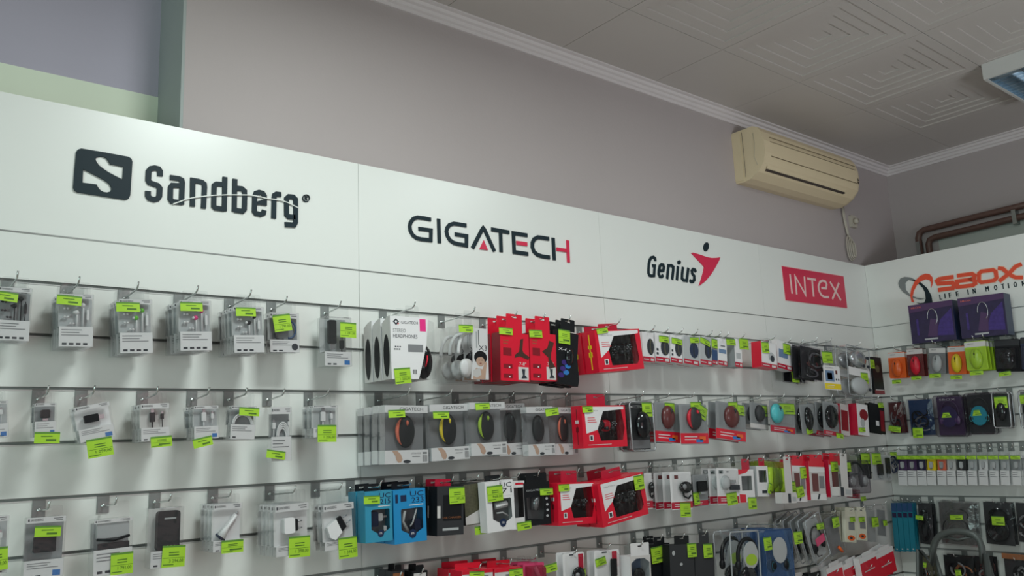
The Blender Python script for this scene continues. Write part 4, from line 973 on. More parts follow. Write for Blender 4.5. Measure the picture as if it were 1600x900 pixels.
# ---- top row, middle
item('stereo', 'headphone_box', 'headphones', 'white STEREO HEADPHONES box with open side', 'M', 1, .20, (609, 493), (678, 497), (612, 592), {}, d=.055, n=3, gap=.062, tags=[(615, 576, 640, 574, 25, '1 250,00')], jit=.3)
item('x3', 'headphone_box', 'headphones', 'clear box with white headphones and woman picture', 'M', 1, .20, (712, 506), (763, 511), (715, 594), {}, d=.045, n=3, gap=.055, tags=[(716, 507, 738, 508, 12)], jit=.4)
item('redbox', 'phone_holder_box', 'phone holder', 'left red phone holder box', 'M', 1, .20, (781, 519), (826, 522), (781, 595), {}, d=.05, n=3, gap=.055, tags=[(779, 511, 800, 513, 11)], jit=.4)
item('redbox', 'phone_holder_box', 'phone holder', 'right red phone holder box', 'M', 1, .20, (827, 520), (868, 522), (827, 595), dict(a=1), d=.05, n=2, gap=.055, tags=[(826, 515, 846, 516, 12)], jit=.4)
item('pouch', 'mouse_pouch', 'mouse pack', 'black pouch with glowing blue mouse print', 'M', 1, .20, (869, 514), (905, 521), (869, 598), {}, d=.02, n=3, gap=.04, tags=[(872, 514, 890, 517, 22)])
item('gamebox', 'gamepad_box', 'gamepad', 'tilted red gamepad box in top row', 'M', 1, .23, (928, 511), (999, 519), (941, 576), dict(wide=1, yellow=1), d=.075, n=2, gap=.085, tags=[(931, 514, 948, 511, 9)], jit=.5)
# row of small white mouse boxes
def gbox(short, TL, TR, BL, blk, tags, col='white', D=.13, oval=None, n=2, side=None, dd=.05):
    item('box', 'mouse_box', 'mouse box', short, 'M', 1, D, TL, TR, BL, dict(col=col, side=side or col, blk=[(-.5, .5, 0, .17, 'genius_red')]+blk+[(.15, .42, .04, .13, 'offwhite'), (-.44, .0, .07, .10, 'offwhite')], oval=oval or []), d=dd, n=n, gap=dd+.008, tags=tags, jit=.4, L=D+.045)
ov = lambda c, c2='lgrey': [(.18, .52, .30, .28, c), (.24, .52, .13, .24, c2), (.28, .52, .08, .2, c)]
bk = [(-.42, -.28, .24, .32, 'ink'), (-.42, -.28, .38, .46, 'ink')]
gbox('leftmost small white mouse box beside the tilted red box', (1003, 519), (1021, 520), (1003, 565), [], [], oval=ov('ink', 'olive'))
gbox('second small white mouse box with black mouse', (1023, 520), (1045, 522), (1023, 565), bk, [(1029, 524, 1044, 526, 10)], oval=ov('ink', 'olive'))
gbox('third small white mouse box with black mouse', (1047, 523), (1065, 525), (1047, 566), bk, [(1049, 527, 1065, 531, 9)], oval=ov('ink', 'olive'))
gbox('pale blue mouse box with round navy mouse', (1068, 524), (1091, 527), (1067, 568), [(-.5, .5, .17, .98, 'lgrey')], [(1077, 527, 1091, 527, 9)], oval=ov('navy', 'ink'))
gbox('pale blue mouse box with slanted tag', (1093, 526), (1111, 528), (1093, 569), [(-.5, .5, .17, .98, 'lgrey')], [(1094, 526, 1109, 534, 9)], oval=ov('ink', 'navy'))
gbox('narrow dark mouse box with tag at its top', (1112, 531), (1120, 532), (1112, 569), [(-.5, .5, .17, .6, 'dblue')], [(1111, 529, 1120, 531, 14)], col='grey', n=1)
gbox('narrow silver mouse box', (1121, 528), (1135, 530), (1121, 570), [(-.4, .4, .45, .60, 'bluegrey'), (-.2, .3, .7, .75, 'ink_grey')], [(1134, 529, 1148, 530, 10)], n=1)
gbox('narrow white mouse box with tall tag', (1147, 529), (1158, 530), (1147, 573), [(-.3, .3, .3, .5, 'lgrey')], [(1154, 528, 1168, 530, 17)], n=1, side='grey')
gbox('red sided mouse box with dark drop', (1189, 534), (1212, 536), (1189, 574), [], [(1189, 534, 1200, 535, 17)], oval=[(.15, .45, .2, .18, 'lgrey'), (.2, .38, .14, .13, 'ink')], side='red', D=.16, n=1, dd=.06)
gbox('last small mouse box before the cable bags', (1214, 532), (1237, 536), (1213, 575), [(-.4, .2, .4, .7, 'bluegrey')], [(1223, 536, 1234, 539, 16)], n=1)
# right end of the top row
def f_tangle(c1, c2='dgrey', sd=1):
    def f(r, w, h, d, a, b):
        rn = random.Random(sd)
        for i in range(8):
            a0 = rn.uniform(0, 360); g_coil(r, rn.uniform(-.16, .16)*w, a+(b-a)*rn.uniform(.22, .80), w*rn.uniform(.14, .32), (b-a)*rn.uniform(.10, .30), d*.18+.0022*i, ['ink_grey', c1, c2, c1][i % 4], 2, .0026, a0, a0+rn.uniform(200, 340))
    return f
item('bag', 'cable_bag', 'cable', 'bag of dark cables left of the white mouse pack', 'M', 1, .15, (1238, 537), (1262, 539), (1238, 596), dict(fn=f_tangle('black', 'maroon', 2), m='smoke', back='dgrey'), d=.03, n=2, gap=.04, tags=[(1236, 580, 1247, 581, 17)])
item('bag', 'cable_bag', 'cable', 'bulging bag of dark brown cables', 'M', 1, .22, (1256, 540), (1290, 542), (1256, 592), dict(fn=f_tangle('dgrey', 'maroon', 5), m='smoke', back='dgrey'), d=.035, n=2, gap=.045)
item('blister', 'mouse_pack', 'mouse', 'white card with blue mouse and yellow foot', 'M', 1, .24, (1286, 571), (1311, 572), (1289, 609), dict(bb=.26, bc='yellow', bubble=False, txt='CORN', tx=(-.4, .1), blk=[(-.42, .12, .34, .80, 'bluegrey'), (-.30, .0, .42, .70, 'dblue'), (.22, .34, .66, .82, 'maroon'), (.20, .28, .40, .48, 'ink'), (.34, .42, .40, .48, 'ink')]), d=.012, n=1, tags=[(1283, 549, 1299, 550, 18)], hook=True)
def f_dbl(r, w, h, d, a, b):
    bb = MB(); bb.ell((w*.0, d*.1, h*.76), (w*.34, d*.6, h*.18), 'silver', 16, 12); bb.build('mouse', r)
    bb = MB(); bb.ell((w*.0, d*.1, h*.20), (w*.36, d*.6, h*.18), 'lgrey', 16, 12); bb.build('mouse', r)
    bb = MB(); bb.box(-w*.46, w*.46, -.001, .001, h*.40, h*.56, 'white'); bb.build('label_card', r)
    for q in ((.30, .80), (.12, .62), (.32, .62), (.14, .15), (.32, .15)):
        bb = MB(); bb.ell((w*q[0], -d*.3, h*q[1]), (w*.07, .004, h*.035), 'ink', 10, 6); bb.build('detail', r)
item('clam', 'mouse_pack', 'mouse', 'large clear shell with two silver mice', 'M', 1, .20, (1322, 541), (1357, 544), (1324, 618), dict(fn=f_dbl), d=.045, n=2, gap=.07, tags=[(1344, 582, 1355, 583, 17)])
item('box', 'mouse_box', 'mouse box', 'flat black card with red foot near the corner', 'M', 1, .13, (1361, 558), (1376, 558), (1366, 616), dict(col='black', blk=[(-.4, .45, .08, .12, 'offwhite'), (-.5, .5, .0, .1, 'dred')], oval=[(.0, .68, .22, .10, 'olive')]), d=.02, n=1, tags=[(1357, 561, 1365, 562, 14)])

# ---- second row, left
item('sbox', 'adapter_pack', 'adapter', 'pack with blue square cut by left edge', 'M', 3, .11, (-32, 628), (13, 625), (-32, 687), dict(fn=f_two('white'), blue=1), d=.024, n=2)
item('sbox', 'adapter_pack', 'adapter', 'narrow pack with small black dongle', 'M', 3, .11, (55, 630), (89, 629), (53, 683), dict(fn=lambda r, w, h, d, a, b: g_usb(r, 0, a+(b-a)*.42, w*.42, (b-a)*.72, d*.3), pb=.45, band=.10, blue=1, back='grey', icons=0), d=.025, n=2, tags=[(54, 675, 94, 675, 18)])
item('sbox', 'adapter_pack', 'adapter', 'tilted white pack with black USB stick', 'M', 3, .13, (116, 638), (171, 625), (123, 695), dict(fn=lambda r, w, h, d, a, b: g_usb(r, 0, a+(b-a)*.50, w*.56, (b-a)*.42, d*.2, horiz=True), pb=.36, band=.13, blue=1, back='white', icons=0), d=.026, n=2, tags=[(134, 688, 174, 681, 30, '1 099,00')])
item('sbox', 'adapter_pack', 'adapter', 'pack with two black plugs', 'M', 3, .13, (220, 631), (265, 629), (220, 691), dict(fn=f_two('black'), pb=.36, band=.14, back='offwhite', icons=1), d=.022, n=4, gap=.026, tags=[(235, 683, 268, 680, 17)])
item('sbox', 'cable_pack', 'cable', 'pack with two white plugs and blue square', 'M', 3, .13, (303, 635), (342, 632), (301, 688), dict(fn=f_two('white'), pb=.38, band=.10, blue=1, back='lgrey', icons=0), d=.022, n=3, gap=.03, tags=[(300, 687, 330, 680, 15)], jit=4)
def f_loopw(r, w, h, d, a, b): g_coil(r, 0, a, w*.40, (b-a)*.75, d*.3, 'white', 2, .0028, 0, 180)
item('sbox', 'cable_pack', 'cable', 'pack with white cable bow and tilted tag', 'M', 3, .13, (362, 634), (401, 634), (357, 687), dict(fn=f_loopw, pb=.44, band=.12, back='grey', icons=1), d=.022, n=2, tags=[(374, 636, 405, 638, 13)])
def f_loops(r, w, h, d, a, b):
    g_coil(r, w*.12, a, w*.30, (b-a)*.62, d*.3, 'white', 4, .0026, 0, 180); g_plugcable(r, -w*.34, a+(b-a)*.62, a, w*.14, d*.25, 'white'); g_plugcable(r, w*.38, a+(b-a)*.66, a+(b-a)*.3, w*.09, d*.25, 'white')
item('sbox', 'cable_pack', 'cable', 'tall pack with coiled white cable', 'M', 3, .115, (424, 636), (456, 635), (422, 722), dict(fn=f_loops, pb=.45, band=.13, back='grey', icons=0), d=.028, n=1, tags=[(417, 702, 446, 706, 13)])
item('sbox', 'cable_pack', 'cable', 'pack with two white plugs and large tag', 'M', 3, .13, (490, 633), (528, 633), (490, 684), dict(fn=f_two('white'), pb=.30, band=.08, back='lgrey', icons=0), d=.022, n=3, gap=.026, tags=[(496, 664, 525, 664, 27, '1 206,00')])
# second row, wireless mice
GM = dict(d=.045, jit=.6)
item('gmouse', 'wireless_mouse_pack', 'mouse', 'first wireless mouse pack with orange stripe', 'M', 3, .19, (601, 633), (669, 633), (600, 727), dict(accent='salmon'), d=.040, n=4, gap=.043, tags=[(606, 641, 632, 640, 12)])
item('gmouse', 'wireless_mouse_pack', 'mouse', 'second wireless mouse pack with yellow stripe', 'M', 3, .19, (671, 632), (731, 630), (674, 722), dict(accent='yellow'), d=.040, n=2, gap=.05, tags=[(676, 643, 701, 643, 11)])
item('gmouse', 'wireless_mouse_pack', 'mouse', 'third wireless mouse pack with lime stripe', 'M', 3, .21, (733, 629), (789, 627), (736, 714), dict(accent='lime'), d=.040, n=3, gap=.05, tags=[(742, 630, 764, 629, 11)])
item('gmouse', 'wireless_mouse_pack', 'mouse', 'all black wireless mouse pack behind the lime one', 'M', 3, .12, (776, 631), (820, 629), (780, 714), {}, d=.040, n=2, gap=.045)
item('gmouse', 'wireless_mouse_pack', 'mouse', 'black wireless mouse pack with small crooked tag', 'M', 3, .17, (822, 636), (864, 634), (825, 714), {}, d=.040, n=2, gap=.045, tags=[(851, 639, 871, 636, 12)])
item('gmouse', 'wireless_mouse_pack', 'mouse', 'last wireless mouse pack with orange stripe', 'M', 3, .13, (864, 637), (901, 635), (864, 713), dict(accent='salmon'), d=.040, n=2, gap=.045)
item('gamebox', 'gamepad_box', 'gamepad', 'upright red box with red gamepad', 'M', 3, .21, (908, 635), (976, 632), (911, 702), dict(mid='red'), d=.06, n=2, gap=.07, tags=[(909, 635, 925, 634, 10)], jit=.4)
def f_ms(body, accent=None, **k): return lambda r, w, h, d, a, b: g_mouse(r, k.get('x', 0)*w, a+(b-a)*k.get('z', .5), w*k.get('w', .48), (b-a)*k.get('h', .82), -.002, body, accent, half=True, dep=min(.027, w*k.get('w', .48)*.34))
item('clam', 'mouse_pack', 'mouse', 'six sided silver rimmed shell with black mouse', 'M', 3, .20, (983, 627), (1019, 629), (990, 704), dict(fn=f_ms('gloss_black', w=.62, h=.66), rim='silver', card='dgrey', txt='G', strip='ink_grey', rr=.004), d=.03, n=2, gap=.06, tags=[(1002, 629, 1017, 629, 22)])
def rpack(short, TL, TR, BL, body, acc, tags, bb=.28, D=.17, bc='red', n=2, tb=0, col='grey', **k):
    item('blister', 'mouse_pack', 'mouse', short, 'M', 3, D, TL, TR, BL, dict(bb=bb, bc=bc, tb=tb, col=col, fn=f_ms(body, acc, **k), blk=[(.05, .30, .05*bb/.28, .13*bb/.28, 'blue'), (.18, .40, .10*bb/.28, .20*bb/.28, 'orange')] if bb > .2 else (), tabm='clear'), d=.03, n=n, gap=.045, tags=tags)
rpack('red footed pack with dark red mouse, tag upright', (1022, 629), (1061, 630), (1021, 692), 'maroon', None, [(1038, 629, 1053, 630, 20)])
rpack('leaning red footed pack with red striped mouse', (1060, 631), (1103, 632), (1064, 695), 'dgrey', 'red', [(1078, 628, 1094, 628, 18), (1091, 630, 1105, 640, 21)], D=.20)
rpack('red footed pack with brown red mouse, two tags', (1118, 629), (1164, 631), (1116, 688), 'maroon', None, [(1137, 628, 1151, 628, 17), (1152, 632, 1162, 634, 16)], D=.18)
rpack('white footed pack with grey mouse', (1171, 629), (1199, 631), (1171, 670), 'dgrey', None, [(1184, 633, 1197, 634, 17)], bb=.20, bc='offwhite', D=.14)
rpack('pack with teal mouse under a double tag', (1202, 628), (1240, 629), (1202, 677), 'aqua', None, [(1216, 630, 1240, 631, 17)], bb=.22, bc='genius_red', D=.18, x=-.25)
rpack('leaning grey card with glossy black mouse', (1248, 631), (1271, 632), (1255, 677), 'gloss_black', None, [(1259, 670, 1268, 667, 10)], bb=0, D=.16)
rpack('red footed card with shiny black mouse', (1285, 628), (1309, 630), (1285, 680), 'gloss_black', None, [(1306, 676, 1317, 678, 8)], bb=.14, bc='genius_red', D=.20, n=3, w=.75)
item('box', 'earphone_box', 'earphones', 'red sided white box with tall red spine', 'M', 3, .13, (1312, 631), (1325, 632), (1313, 680), dict(col='offwhite', side='genius_red', blk=[(-.4, .4, .15, .8, 'dred')]), d=.04, n=1)
item('box', 'earphone_box', 'earphones', 'white box with big dark red dot', 'M', 3, .17, (1338, 631), (1355, 632), (1340, 680), dict(col='white', side='genius_red', oval=[(.1, .66, .38, .18, 'dred'), (-.05, .40, .2, .14, 'lgrey')]), d=.05, n=1, tags=[(1341, 668, 1351, 668, 7)])
item('blister', 'cable_pack', 'cable', 'dark pack with red strip near the corner', 'M', 3, .14, (1357, 630), (1381, 632), (1358, 676), dict(col='black', blk=[(.2, .45, .1, .8, 'dred'), (-.1, .1, .25, .42, 'white')], fn=lambda r, w, h, d, a, b, t: None, bubble=True) if False else dict(col='black', blk=[(.2, .45, .1, .8, 'dred'), (-.1, .1, .25, .42, 'white')], bubble=False), d=.02, n=2, tags=[(1371, 629, 1379, 629, 8)])

# ---- third row, left
item('sbox', 'cable_pack', 'cable', 'large clear pack cut by the left edge', 'M', 5, .14, (-35, 808), (15, 805), (-36, 900), dict(fn=f_two('white'), pb=.2, band=.10), d=.03, n=1, tags=[(-22, 858, 12, 853, 36, '1 299,00')])
item('sbox', 'adapter_pack', 'adapter', 'wide pack with black square device', 'M', 5, .11, (42, 808), (104, 806), (40, 906), dict(fn=lambda r, w, h, d, a, b: (MB().box(-w*.28, w*.28, d*.1, d*.5, a+(b-a)*.20, a+(b-a)*.62, 'black', .003).build('device', r)), pb=.30, band=.10, blue=1, back='grey', icons=2), d=.03, n=1, tags=[(55, 822, 96, 821, 17)])
def f_card(r, w, h, d, a, b):
    m = MB(); m.box(-w*.40, w*.42, d*.1, d*.4, a+(b-a)*.42, a+(b-a)*.98, 'lgrey', .002); m.build('card_reader', r)
    m = MB(); m.tube([(-w*.42, .003, a+(b-a)*.40), (0, .0, a+(b-a)*.33), (w*.42, .003, a+(b-a)*.44)], .004, 'black', 8); m.box(-w*.38, w*.42, .003, .010, a, a+(b-a)*.24, 'black', .002); m.build('black_case', r)
item('sbox', 'card_reader_pack', 'card reader', 'deep box with grey card reader', 'M', 5, .12, (147, 812), (208, 808), (149, 901), dict(fn=f_card, pb=.46, band=.07, back='grey', icons=2, shell='shell'), d=.055, n=1, tags=[(173, 865, 208, 861, 34, '1 791,00')])
def f_chg(r, w, h, d, a, b):
    m = MB(); m.box(-w*.30, w*.40, d*.05, d*.5, a, b-(b-a)*.06, 'black', .008); m.quad(-w*.10, w*.26, b-(b-a)*.26, b-(b-a)*.22, d*.05-.0005, 'lgrey')
    for i in range(4): m.quad(-w*.10+i*w*.11, -w*.08+i*w*.11, a+(b-a)*.02, a+(b-a)*.12, d*.05-.0005, 'lgrey')
    m.build('charger', r)
item('sbox', 'charger_pack', 'charger', 'milky box with black wall charger', 'M', 5, .13, (238, 793), (288, 792), (239, 888), dict(fn=f_chg, pb=.28, band=.02, shell='frost', back='offwhite', icons=1), d=.05, n=1, tags=[(254, 853, 290, 851, 34, '3 294,00')])
def f_car(r, w, h, d, a, b):
    m = MB(); p0 = (-w*.22, d*.3, a+(b-a)*.12); p1 = (w*.30, d*.3, a+(b-a)*.80)
    m.tube([p0, (w*.02, d*.3, a+(b-a)*.45), p1], [w*.17, w*.085, w*.085], 'white', 12); m.cyl(p1, (w*.36, d*.3, a+(b-a)*.90), w*.03, w*.02, 'silver'); m.build('car_charger', r)
    m = MB(); m.tube([(-w*.38, d*.2, a+(b-a)*.22), (-w*.26, d*.15, a+(b-a)*.10), (-w*.10, d*.2, a)], .004, 'navy', 8); m.build('charger_rim', r)
item('sbox', 'charger_pack', 'charger', 'pack with white car charger', 'M', 5, .13, (334, 788), (379, 785), (333, 864), dict(fn=f_car, pb=.24, band=.12, back='white', icons=1), d=.022, n=4, gap=.028, tags=[(346, 845, 380, 842, 20)])
def f_wall(c='white', ang=0):
    def f(r, w, h, d, a, b): g_charger(r, 0, a+(b-a)*.58, w*.56, (b-a)*.46, d*.1, c, 'black')
    return f
item('sbox', 'charger_pack', 'charger', 'front pack of six with white wall charger', 'M', 5, .17, (430, 790), (483, 784), (431, 872), dict(fn=f_wall(), pb=.20, band=.14, back='white', icons=0), d=.022, n=6, gap=.027, tags=[(451, 839, 484, 836, 33, '1 398,00')], jit=.8)
def f_wall2(r, w, h, d, a, b):
    m = MB(); cz = a+(b-a)*.45; m.prism([(-w*.42, cz+w*.02), (-w*.12, cz+w*.22), (w*.06, cz-w*.16), (-w*.16, cz-w*.36), (-w*.32, cz-w*.28)], -.004, .012, 'white'); m.prism([(-w*.10, cz+w*.22), (w*.04, cz+w*.30), (w*.22, cz-w*.02), (w*.08, cz-w*.14)], -.002, .010, 'black')
    m.cyl((w*.08, .004, cz+w*.22), (w*.26, .004, cz+w*.30), .002, .002, 'silver', 6); m.cyl((w*.18, .004, cz+w*.04), (w*.38, .004, cz+w*.14), .002, .002, 'silver', 6); m.build('charger', r)
item('sbox', 'charger_pack', 'charger', 'pack with turned white wall charger', 'M', 5, .165, (505, 790), (553, 783), (507, 863), dict(fn=f_wall2, pb=.20, band=.15, back='white', icons=0), d=.022, n=3, gap=.03, tags=[(528, 841, 557, 837, 33, '1 398,00')], jit=.8)
# third row, middle
def f_uc1(r, w, h, d): 
    m = MB(); m.box(-w*.24, w*.02, .006, .03, h*.30, h*.60, 'navy', .006); m.build('charger', r); m = MB(); m.box(w*.03, w*.20, .010, .03, h*.40, h*.56, 'white', .004); m.box(w*.2, w*.36, .012, .016, h*.46, h*.50, 'silver'); m.build('charger_plug', r)
    m = MB(); m.box(w*.20, w*.30, .004, .010, h*.20, h*.30, 'white', .002); m.build('cable_plug', r)
def f_uc2(r, w, h, d):
    m = MB(); m.tube([(-w*.12, .008, h*.60), (-w*.18, .010, h*.40), (-w*.02, .01, h*.20)], .005, 'white', 8); m.tube([(w*.24, .006, h*.62), (w*.10, .006, h*.36), (w*.02, .006, h*.30)], .003, 'white', 8); m.build('cable', r)
    m = MB(); m.box(w*.16, w*.36, .006, .03, h*.22, h*.42, 'navy', .006); m.build('charger', r)
def f_uc3(r, w, h, d):
    m = MB(); m.cyl((-w*.14, .012, h*.50), (w*.28, .012, h*.52), .012, .012, 'white', 12); m.build('car_charger', r); m = MB(); m.tube([(-w*.10, .008, h*.36), (w*.12, .008, h*.36), (w*.30, .008, h*.28)], .003, 'white', 8); m.build('cable', r)
item('uc', 'charger_box', 'charger', 'teal charger box with arched window', 'M', 5, .19, (570, 769), (612, 766), (572, 849), dict(col='uc_teal', t1='UC', t2='215', fn=f_uc1), d=.05, n=2, gap=.055, tags=[(568, 775, 593, 774, 13)], jit=.6)
item('uc', 'charger_box', 'charger', 'bright blue charger box with white cable', 'M', 5, .19, (614, 766), (664, 763), (619, 850), dict(col='uc_blue', t1='UC', t2='233', fn=f_uc2), d=.06, n=2, gap=.065, jit=.6)
item('box', 'charger_box', 'charger', 'black USB CHARGER box with slot window', 'M', 5, .20, (683, 761), (724, 758), (681, 839), dict(col='dgrey', side='black', blk=[(-.28, .42, .30, .82, 'black'), (-.30, .30, .10, .15, 'lgrey'), (-.5, -.38, .36, .60, 'offwhite')], txt=[('USB CHARGER', -.30, .40, .34, .38, 'copper')], tab='genius_red', td=.9, tw=.6), d=.05, n=2, gap=.055, tags=[(701, 762, 725, 760, 26, '1 392,00')], jit=.6)
item('box', 'cable_box', 'cable', 'olive patterned box with white lower half', 'M', 5, .165, (724, 758), (762, 753), (728, 822), dict(col='olive', side='dgrey', poly=[([(-.5, .02), (.5, .02), (.5, .46), (-.5, .20)], 'offwhite')], blk=[(.05, .4, .5, .92, 'lime') if False else (.05, .4, .5, .92, 'olive')]), d=.05, n=2, gap=.055, tags=[(741, 823, 764, 820, 13)], jit=.6)
item('uc', 'charger_box', 'charger', 'white charger box with pointed window', 'M', 5, .22, (757, 753), (801, 750), (764, 832), dict(col='white', t1='UC', t2='71', fn=f_uc3, inside='grey', ink='ink', tabc='black'), d=.04, n=1, tags=[(760, 760, 784, 757, 25, '968,00')])
item('box', 'charger_box', 'charger', 'white box with tall grey window', 'M', 5, .18, (795, 752), (819, 751), (799, 828), dict(col='white', hole=[(-.2, .24), (.42, .24), (.42, .86), (-.2, .86)], inside='grey', blk=[(-.1, .42, .92, .96, 'red')], fn=f_none), d=.04, n=1, tags=[(807, 817, 829, 813, 13)])
def f_blk(r, w, h, d, a, b): m = MB(); m.cyl((w*.0, .02, h*.35), (w*.05, .02, h*.66), .015, .018, 'silver'); m.build('car_charger', r)
item('box', 'charger_box', 'charger', 'black box with wide window and four dots', 'M', 5, .19, (818, 755), (858, 752), (822, 823), dict(col='black', hole=[(-.40, .18), (.20, .12), (.30, .66), (-.42, .66)], fn=f_blk, inside='ink_grey', txt=[('GIGATECH', -.42, .28, .80, .84, 'lgrey')], oval=[(.36, .60, .05, .03, 'lgrey'), (.37, .46, .05, .03, 'lgrey'), (.37, .33, .05, .03, 'lgrey'), (.35, .20, .05, .03, 'lgrey')], tab='black', tw=.8), d=.035, n=2, gap=.05, tags=[(843, 763, 863, 762, 11)], jit=.8)
item('gamebox', 'gamepad_box', 'gamepad', 'left red box with dark gamepad', 'M', 5, .20, (871, 756), (929, 752), (872, 823), {}, d=.06, n=2, gap=.07, tags=[(872, 757, 889, 756, 11)], jit=.4)
item('gamebox', 'gamepad_box', 'gamepad', 'tilted red gamepad box in third row', 'M', 5, .23, (933, 755), (1004, 739), (944, 823), dict(wide=1), d=.07, n=2, gap=.08, tags=[(989, 744, 1004, 741, 23)], jit=.5)
# third row, right
def f_cam(r, w, h, d, a, b, ):
    m = MB(); m.ell((w*.12, -.012, a+(b-a)*.48), (w*.30, .012, (b-a)*.20), 'gloss_black', 14, 10); m.ell((w*.0, -.02, a+(b-a)*.50), (w*.09, .008, w*.09), 'ink_grey', 10, 8); m.build('web_camera', r)
    m = MB(); m.tube([(w*.0, -.008, a+(b-a)*.36), (w*.05, -.008, a+(b-a)*.18), (w*.25, -.008, a+(b-a)*.10), (w*.38, -.008, a+(b-a)*.20)], .004, 'black', 8); m.build('cable', r)
B5 = dict(d=.022)
def card5(short, TL, TR, BL, P, tags, D=.17, n=3, gap=.035, cat='gadget', name='gadget_pack', jit=1.5, slot=5):
    item('blister', name, cat, short, 'M', slot, D, TL, TR, BL, P, d=.018, n=n, gap=gap, tags=tags, jit=jit)
card5('white card just right of the tilted red box', (1006, 739), (1018, 739), (1009, 795), dict(bb=.22, bc='genius_red', fn=f_cam), [], D=.14, n=1)
card5('white card with webcam and red foot', (1046, 738), (1079, 737), (1050, 797), dict(bb=.20, bc='genius_red', fn=f_cam, blk=[(-.30, -.12, .82, .92, 'maroon')]), [(1062, 785, 1078, 785, 23)], n=4, gap=.045)
card5('card with dark device left of three white cards', (1081, 742), (1103, 741), (1086, 792), dict(bb=.18, bc='genius_red', col='grey', fn=lambda r, w, h, d, a, b: g_usb(r, 0, a+(b-a)*.5, w*.6, (b-a)*.5, -.012, 'black')), [(1082, 770, 1091, 768, 20)], D=.14, n=2)
def f_wd(r, w, h, d, a, b):
    m = MB(); m.ell((-w*.18, -.010, a+(b-a)*.48), (w*.20, .012, (b-a)*.26), 'lgrey', 12, 8); m.build('web_camera', r); m = MB(); m.box(w*.05, w*.46, -.010, -.002, a+(b-a)*.22, a+(b-a)*.40, 'ink', .001); m.box(w*.05, w*.30, -.009, -.002, a+(b-a)*.46, a+(b-a)*.58, 'silver'); m.build('device', r)
card5('white card with round grey camera', (1119, 732), (1153, 731), (1121, 789), dict(bb=.22, bc='genius_red', fn=f_wd, blk=[(-.40, -.20, .84, .94, 'ink_grey'), (-.36, -.24, .86, .92, 'white'), (-.05, .05, .88, .92, 'ink_grey')]), [(1134, 771, 1150, 768, 20)], n=3, gap=.045)
item('box', 'gadget_box', 'gadget', 'white framed box with red corner', 'M', 5, .19, (1153, 734), (1177, 733), (1156, 786), dict(col='white', side='offwhite', hole=[(-.32, .36), (.34, .36), (.34, .80), (-.32, .80)], inside='grey', poly=[([(-.5, .84), (-.5, 1), (.2, 1), (0, .90)], 'red'), ([(-.5, 0), (-.1, 0), (-.1, .24), (-.5, .26)], 'red')], fn=f_none, tab='genius_red'), d=.035, n=1, tags=[(1168, 777, 1181, 777, 19)])
item('box', 'gadget_box', 'gadget', 'narrow white box with grey window', 'M', 5, .17, (1181, 728), (1199, 728), (1184, 776), dict(col='white', side='lgrey', hole=[(-.3, .46), (.36, .46), (.36, .86), (-.3, .86)], inside='grey', blk=[(-.1, .3, .1, .2, 'ink')], fn=f_none, tab='genius_red'), d=.045, n=1)
def f_roll(c):
    def f(r, w, h, d, a, b):
        m = MB()
        for i in range(3): m.cyl((-w*.30+i*w*.30, d*.5, h*.04), (-w*.30+i*w*.30, d*.5, h*.80), w*.13, w*.13, c, 12)
        m.build('rolled_film', r); m = MB(); m.box(-w*.46, w*.46, d*.30, d*.34, h*.02, h*.10, 'dgrey'); m.build('inner_card', r)
    return f
item('bag', 'film_pack', 'screen film', 'yellow green translucent pack of rolls', 'M', 5, .20, (1200, 721), (1231, 721), (1201, 771), dict(fn=f_roll('lime'), m='greenfilm'), d=.05, n=2, gap=.055, tags=[(1201, 754, 1206, 757, 17)])
def selfie(short, TL, TR, BL, tags, D=.20, n=2):
    item('box', 'selfie_stick_box', 'selfie stick', short, 'M', 5, D, TL, TR, BL, dict(col='offwhite', side='genius_red', blk=[(-.5, .5, .86, 1, 'red'), (-.5, .5, .72, .85, 'white'), (-.35, .05, .22, .68, 'maroon'), (.10, .42, .30, .62, 'ink_grey'), (-.5, .5, 0, .16, 'white')], poly=[([(-.10, .02), (.02, .02), (.12, .16), (.0, .16)], 'ink')], tab='red', tw=.8), d=.03, n=n, gap=.04, tags=tags, jit=1)
selfie('selfie stick box beside the green rolls', (1236, 719), (1257, 718), (1238, 785), [(1249, 730, 1260, 729, 18), (1233, 752, 1242, 752, 20), (1243, 761, 1254, 758, 18)], D=.18)
selfie('selfie stick box with brown picture', (1263, 722), (1287, 720), (1265, 783), [])
selfie('selfie stick box left of the round headphones', (1294, 719), (1318, 718), (1297, 778), [(1297, 721, 1308, 721, 16), (1318, 722, 1328, 722, 15)], D=.21)
item('box', 'gadget_box', 'gadget', 'low white box with black grip print', 'M', 5, .24, (1222, 770), (1244, 769), (1223, 787), dict(col='offwhite', blk=[(-.1, .1, .05, .9, 'ink'), (.2, .45, .2, .6, 'lgrey')], tab='offwhite'), d=.04, n=1)
item('box', 'gadget_box', 'gadget', 'low white box below the brown picture', 'M', 5, .24, (1310, 763), (1331, 760), (1310, 777), dict(col='offwhite', blk=[(-.35, -.1, .0, 1, 'ink'), (.0, .42, .2, .8, 'lgrey')], tab='offwhite'), d=.04, n=1)
def f_hp(c='gloss_black', cup='dgrey', acc=None, mic=False): return lambda r, w, h, d, a, b: g_headset(r, 0, h*.5, w*.92, h*.92, d*.4, c, cup, acc, mic)
item('clam', 'headphone_pack', 'headphones', 'oval black headphones before the corner', 'M', 5, .20, (1323, 719), (1356, 721), (1329, 770), dict(fn=f_hp('gloss_black', 'ink_grey', 'silver'), rim='smoke', m='smoke'), d=.04, n=1)
item('bag', 'cable_pack', 'cable', 'small red bag peeking under the headphones', 'M', 5, .16, (1322, 765), (1346, 763), (1322, 779), dict(fn=f_tangle('red', 'lgrey', 3), m='pinkfilm'), d=.02, n=1, tags=[(1344, 776, 1352, 775, 7)], hook=False)
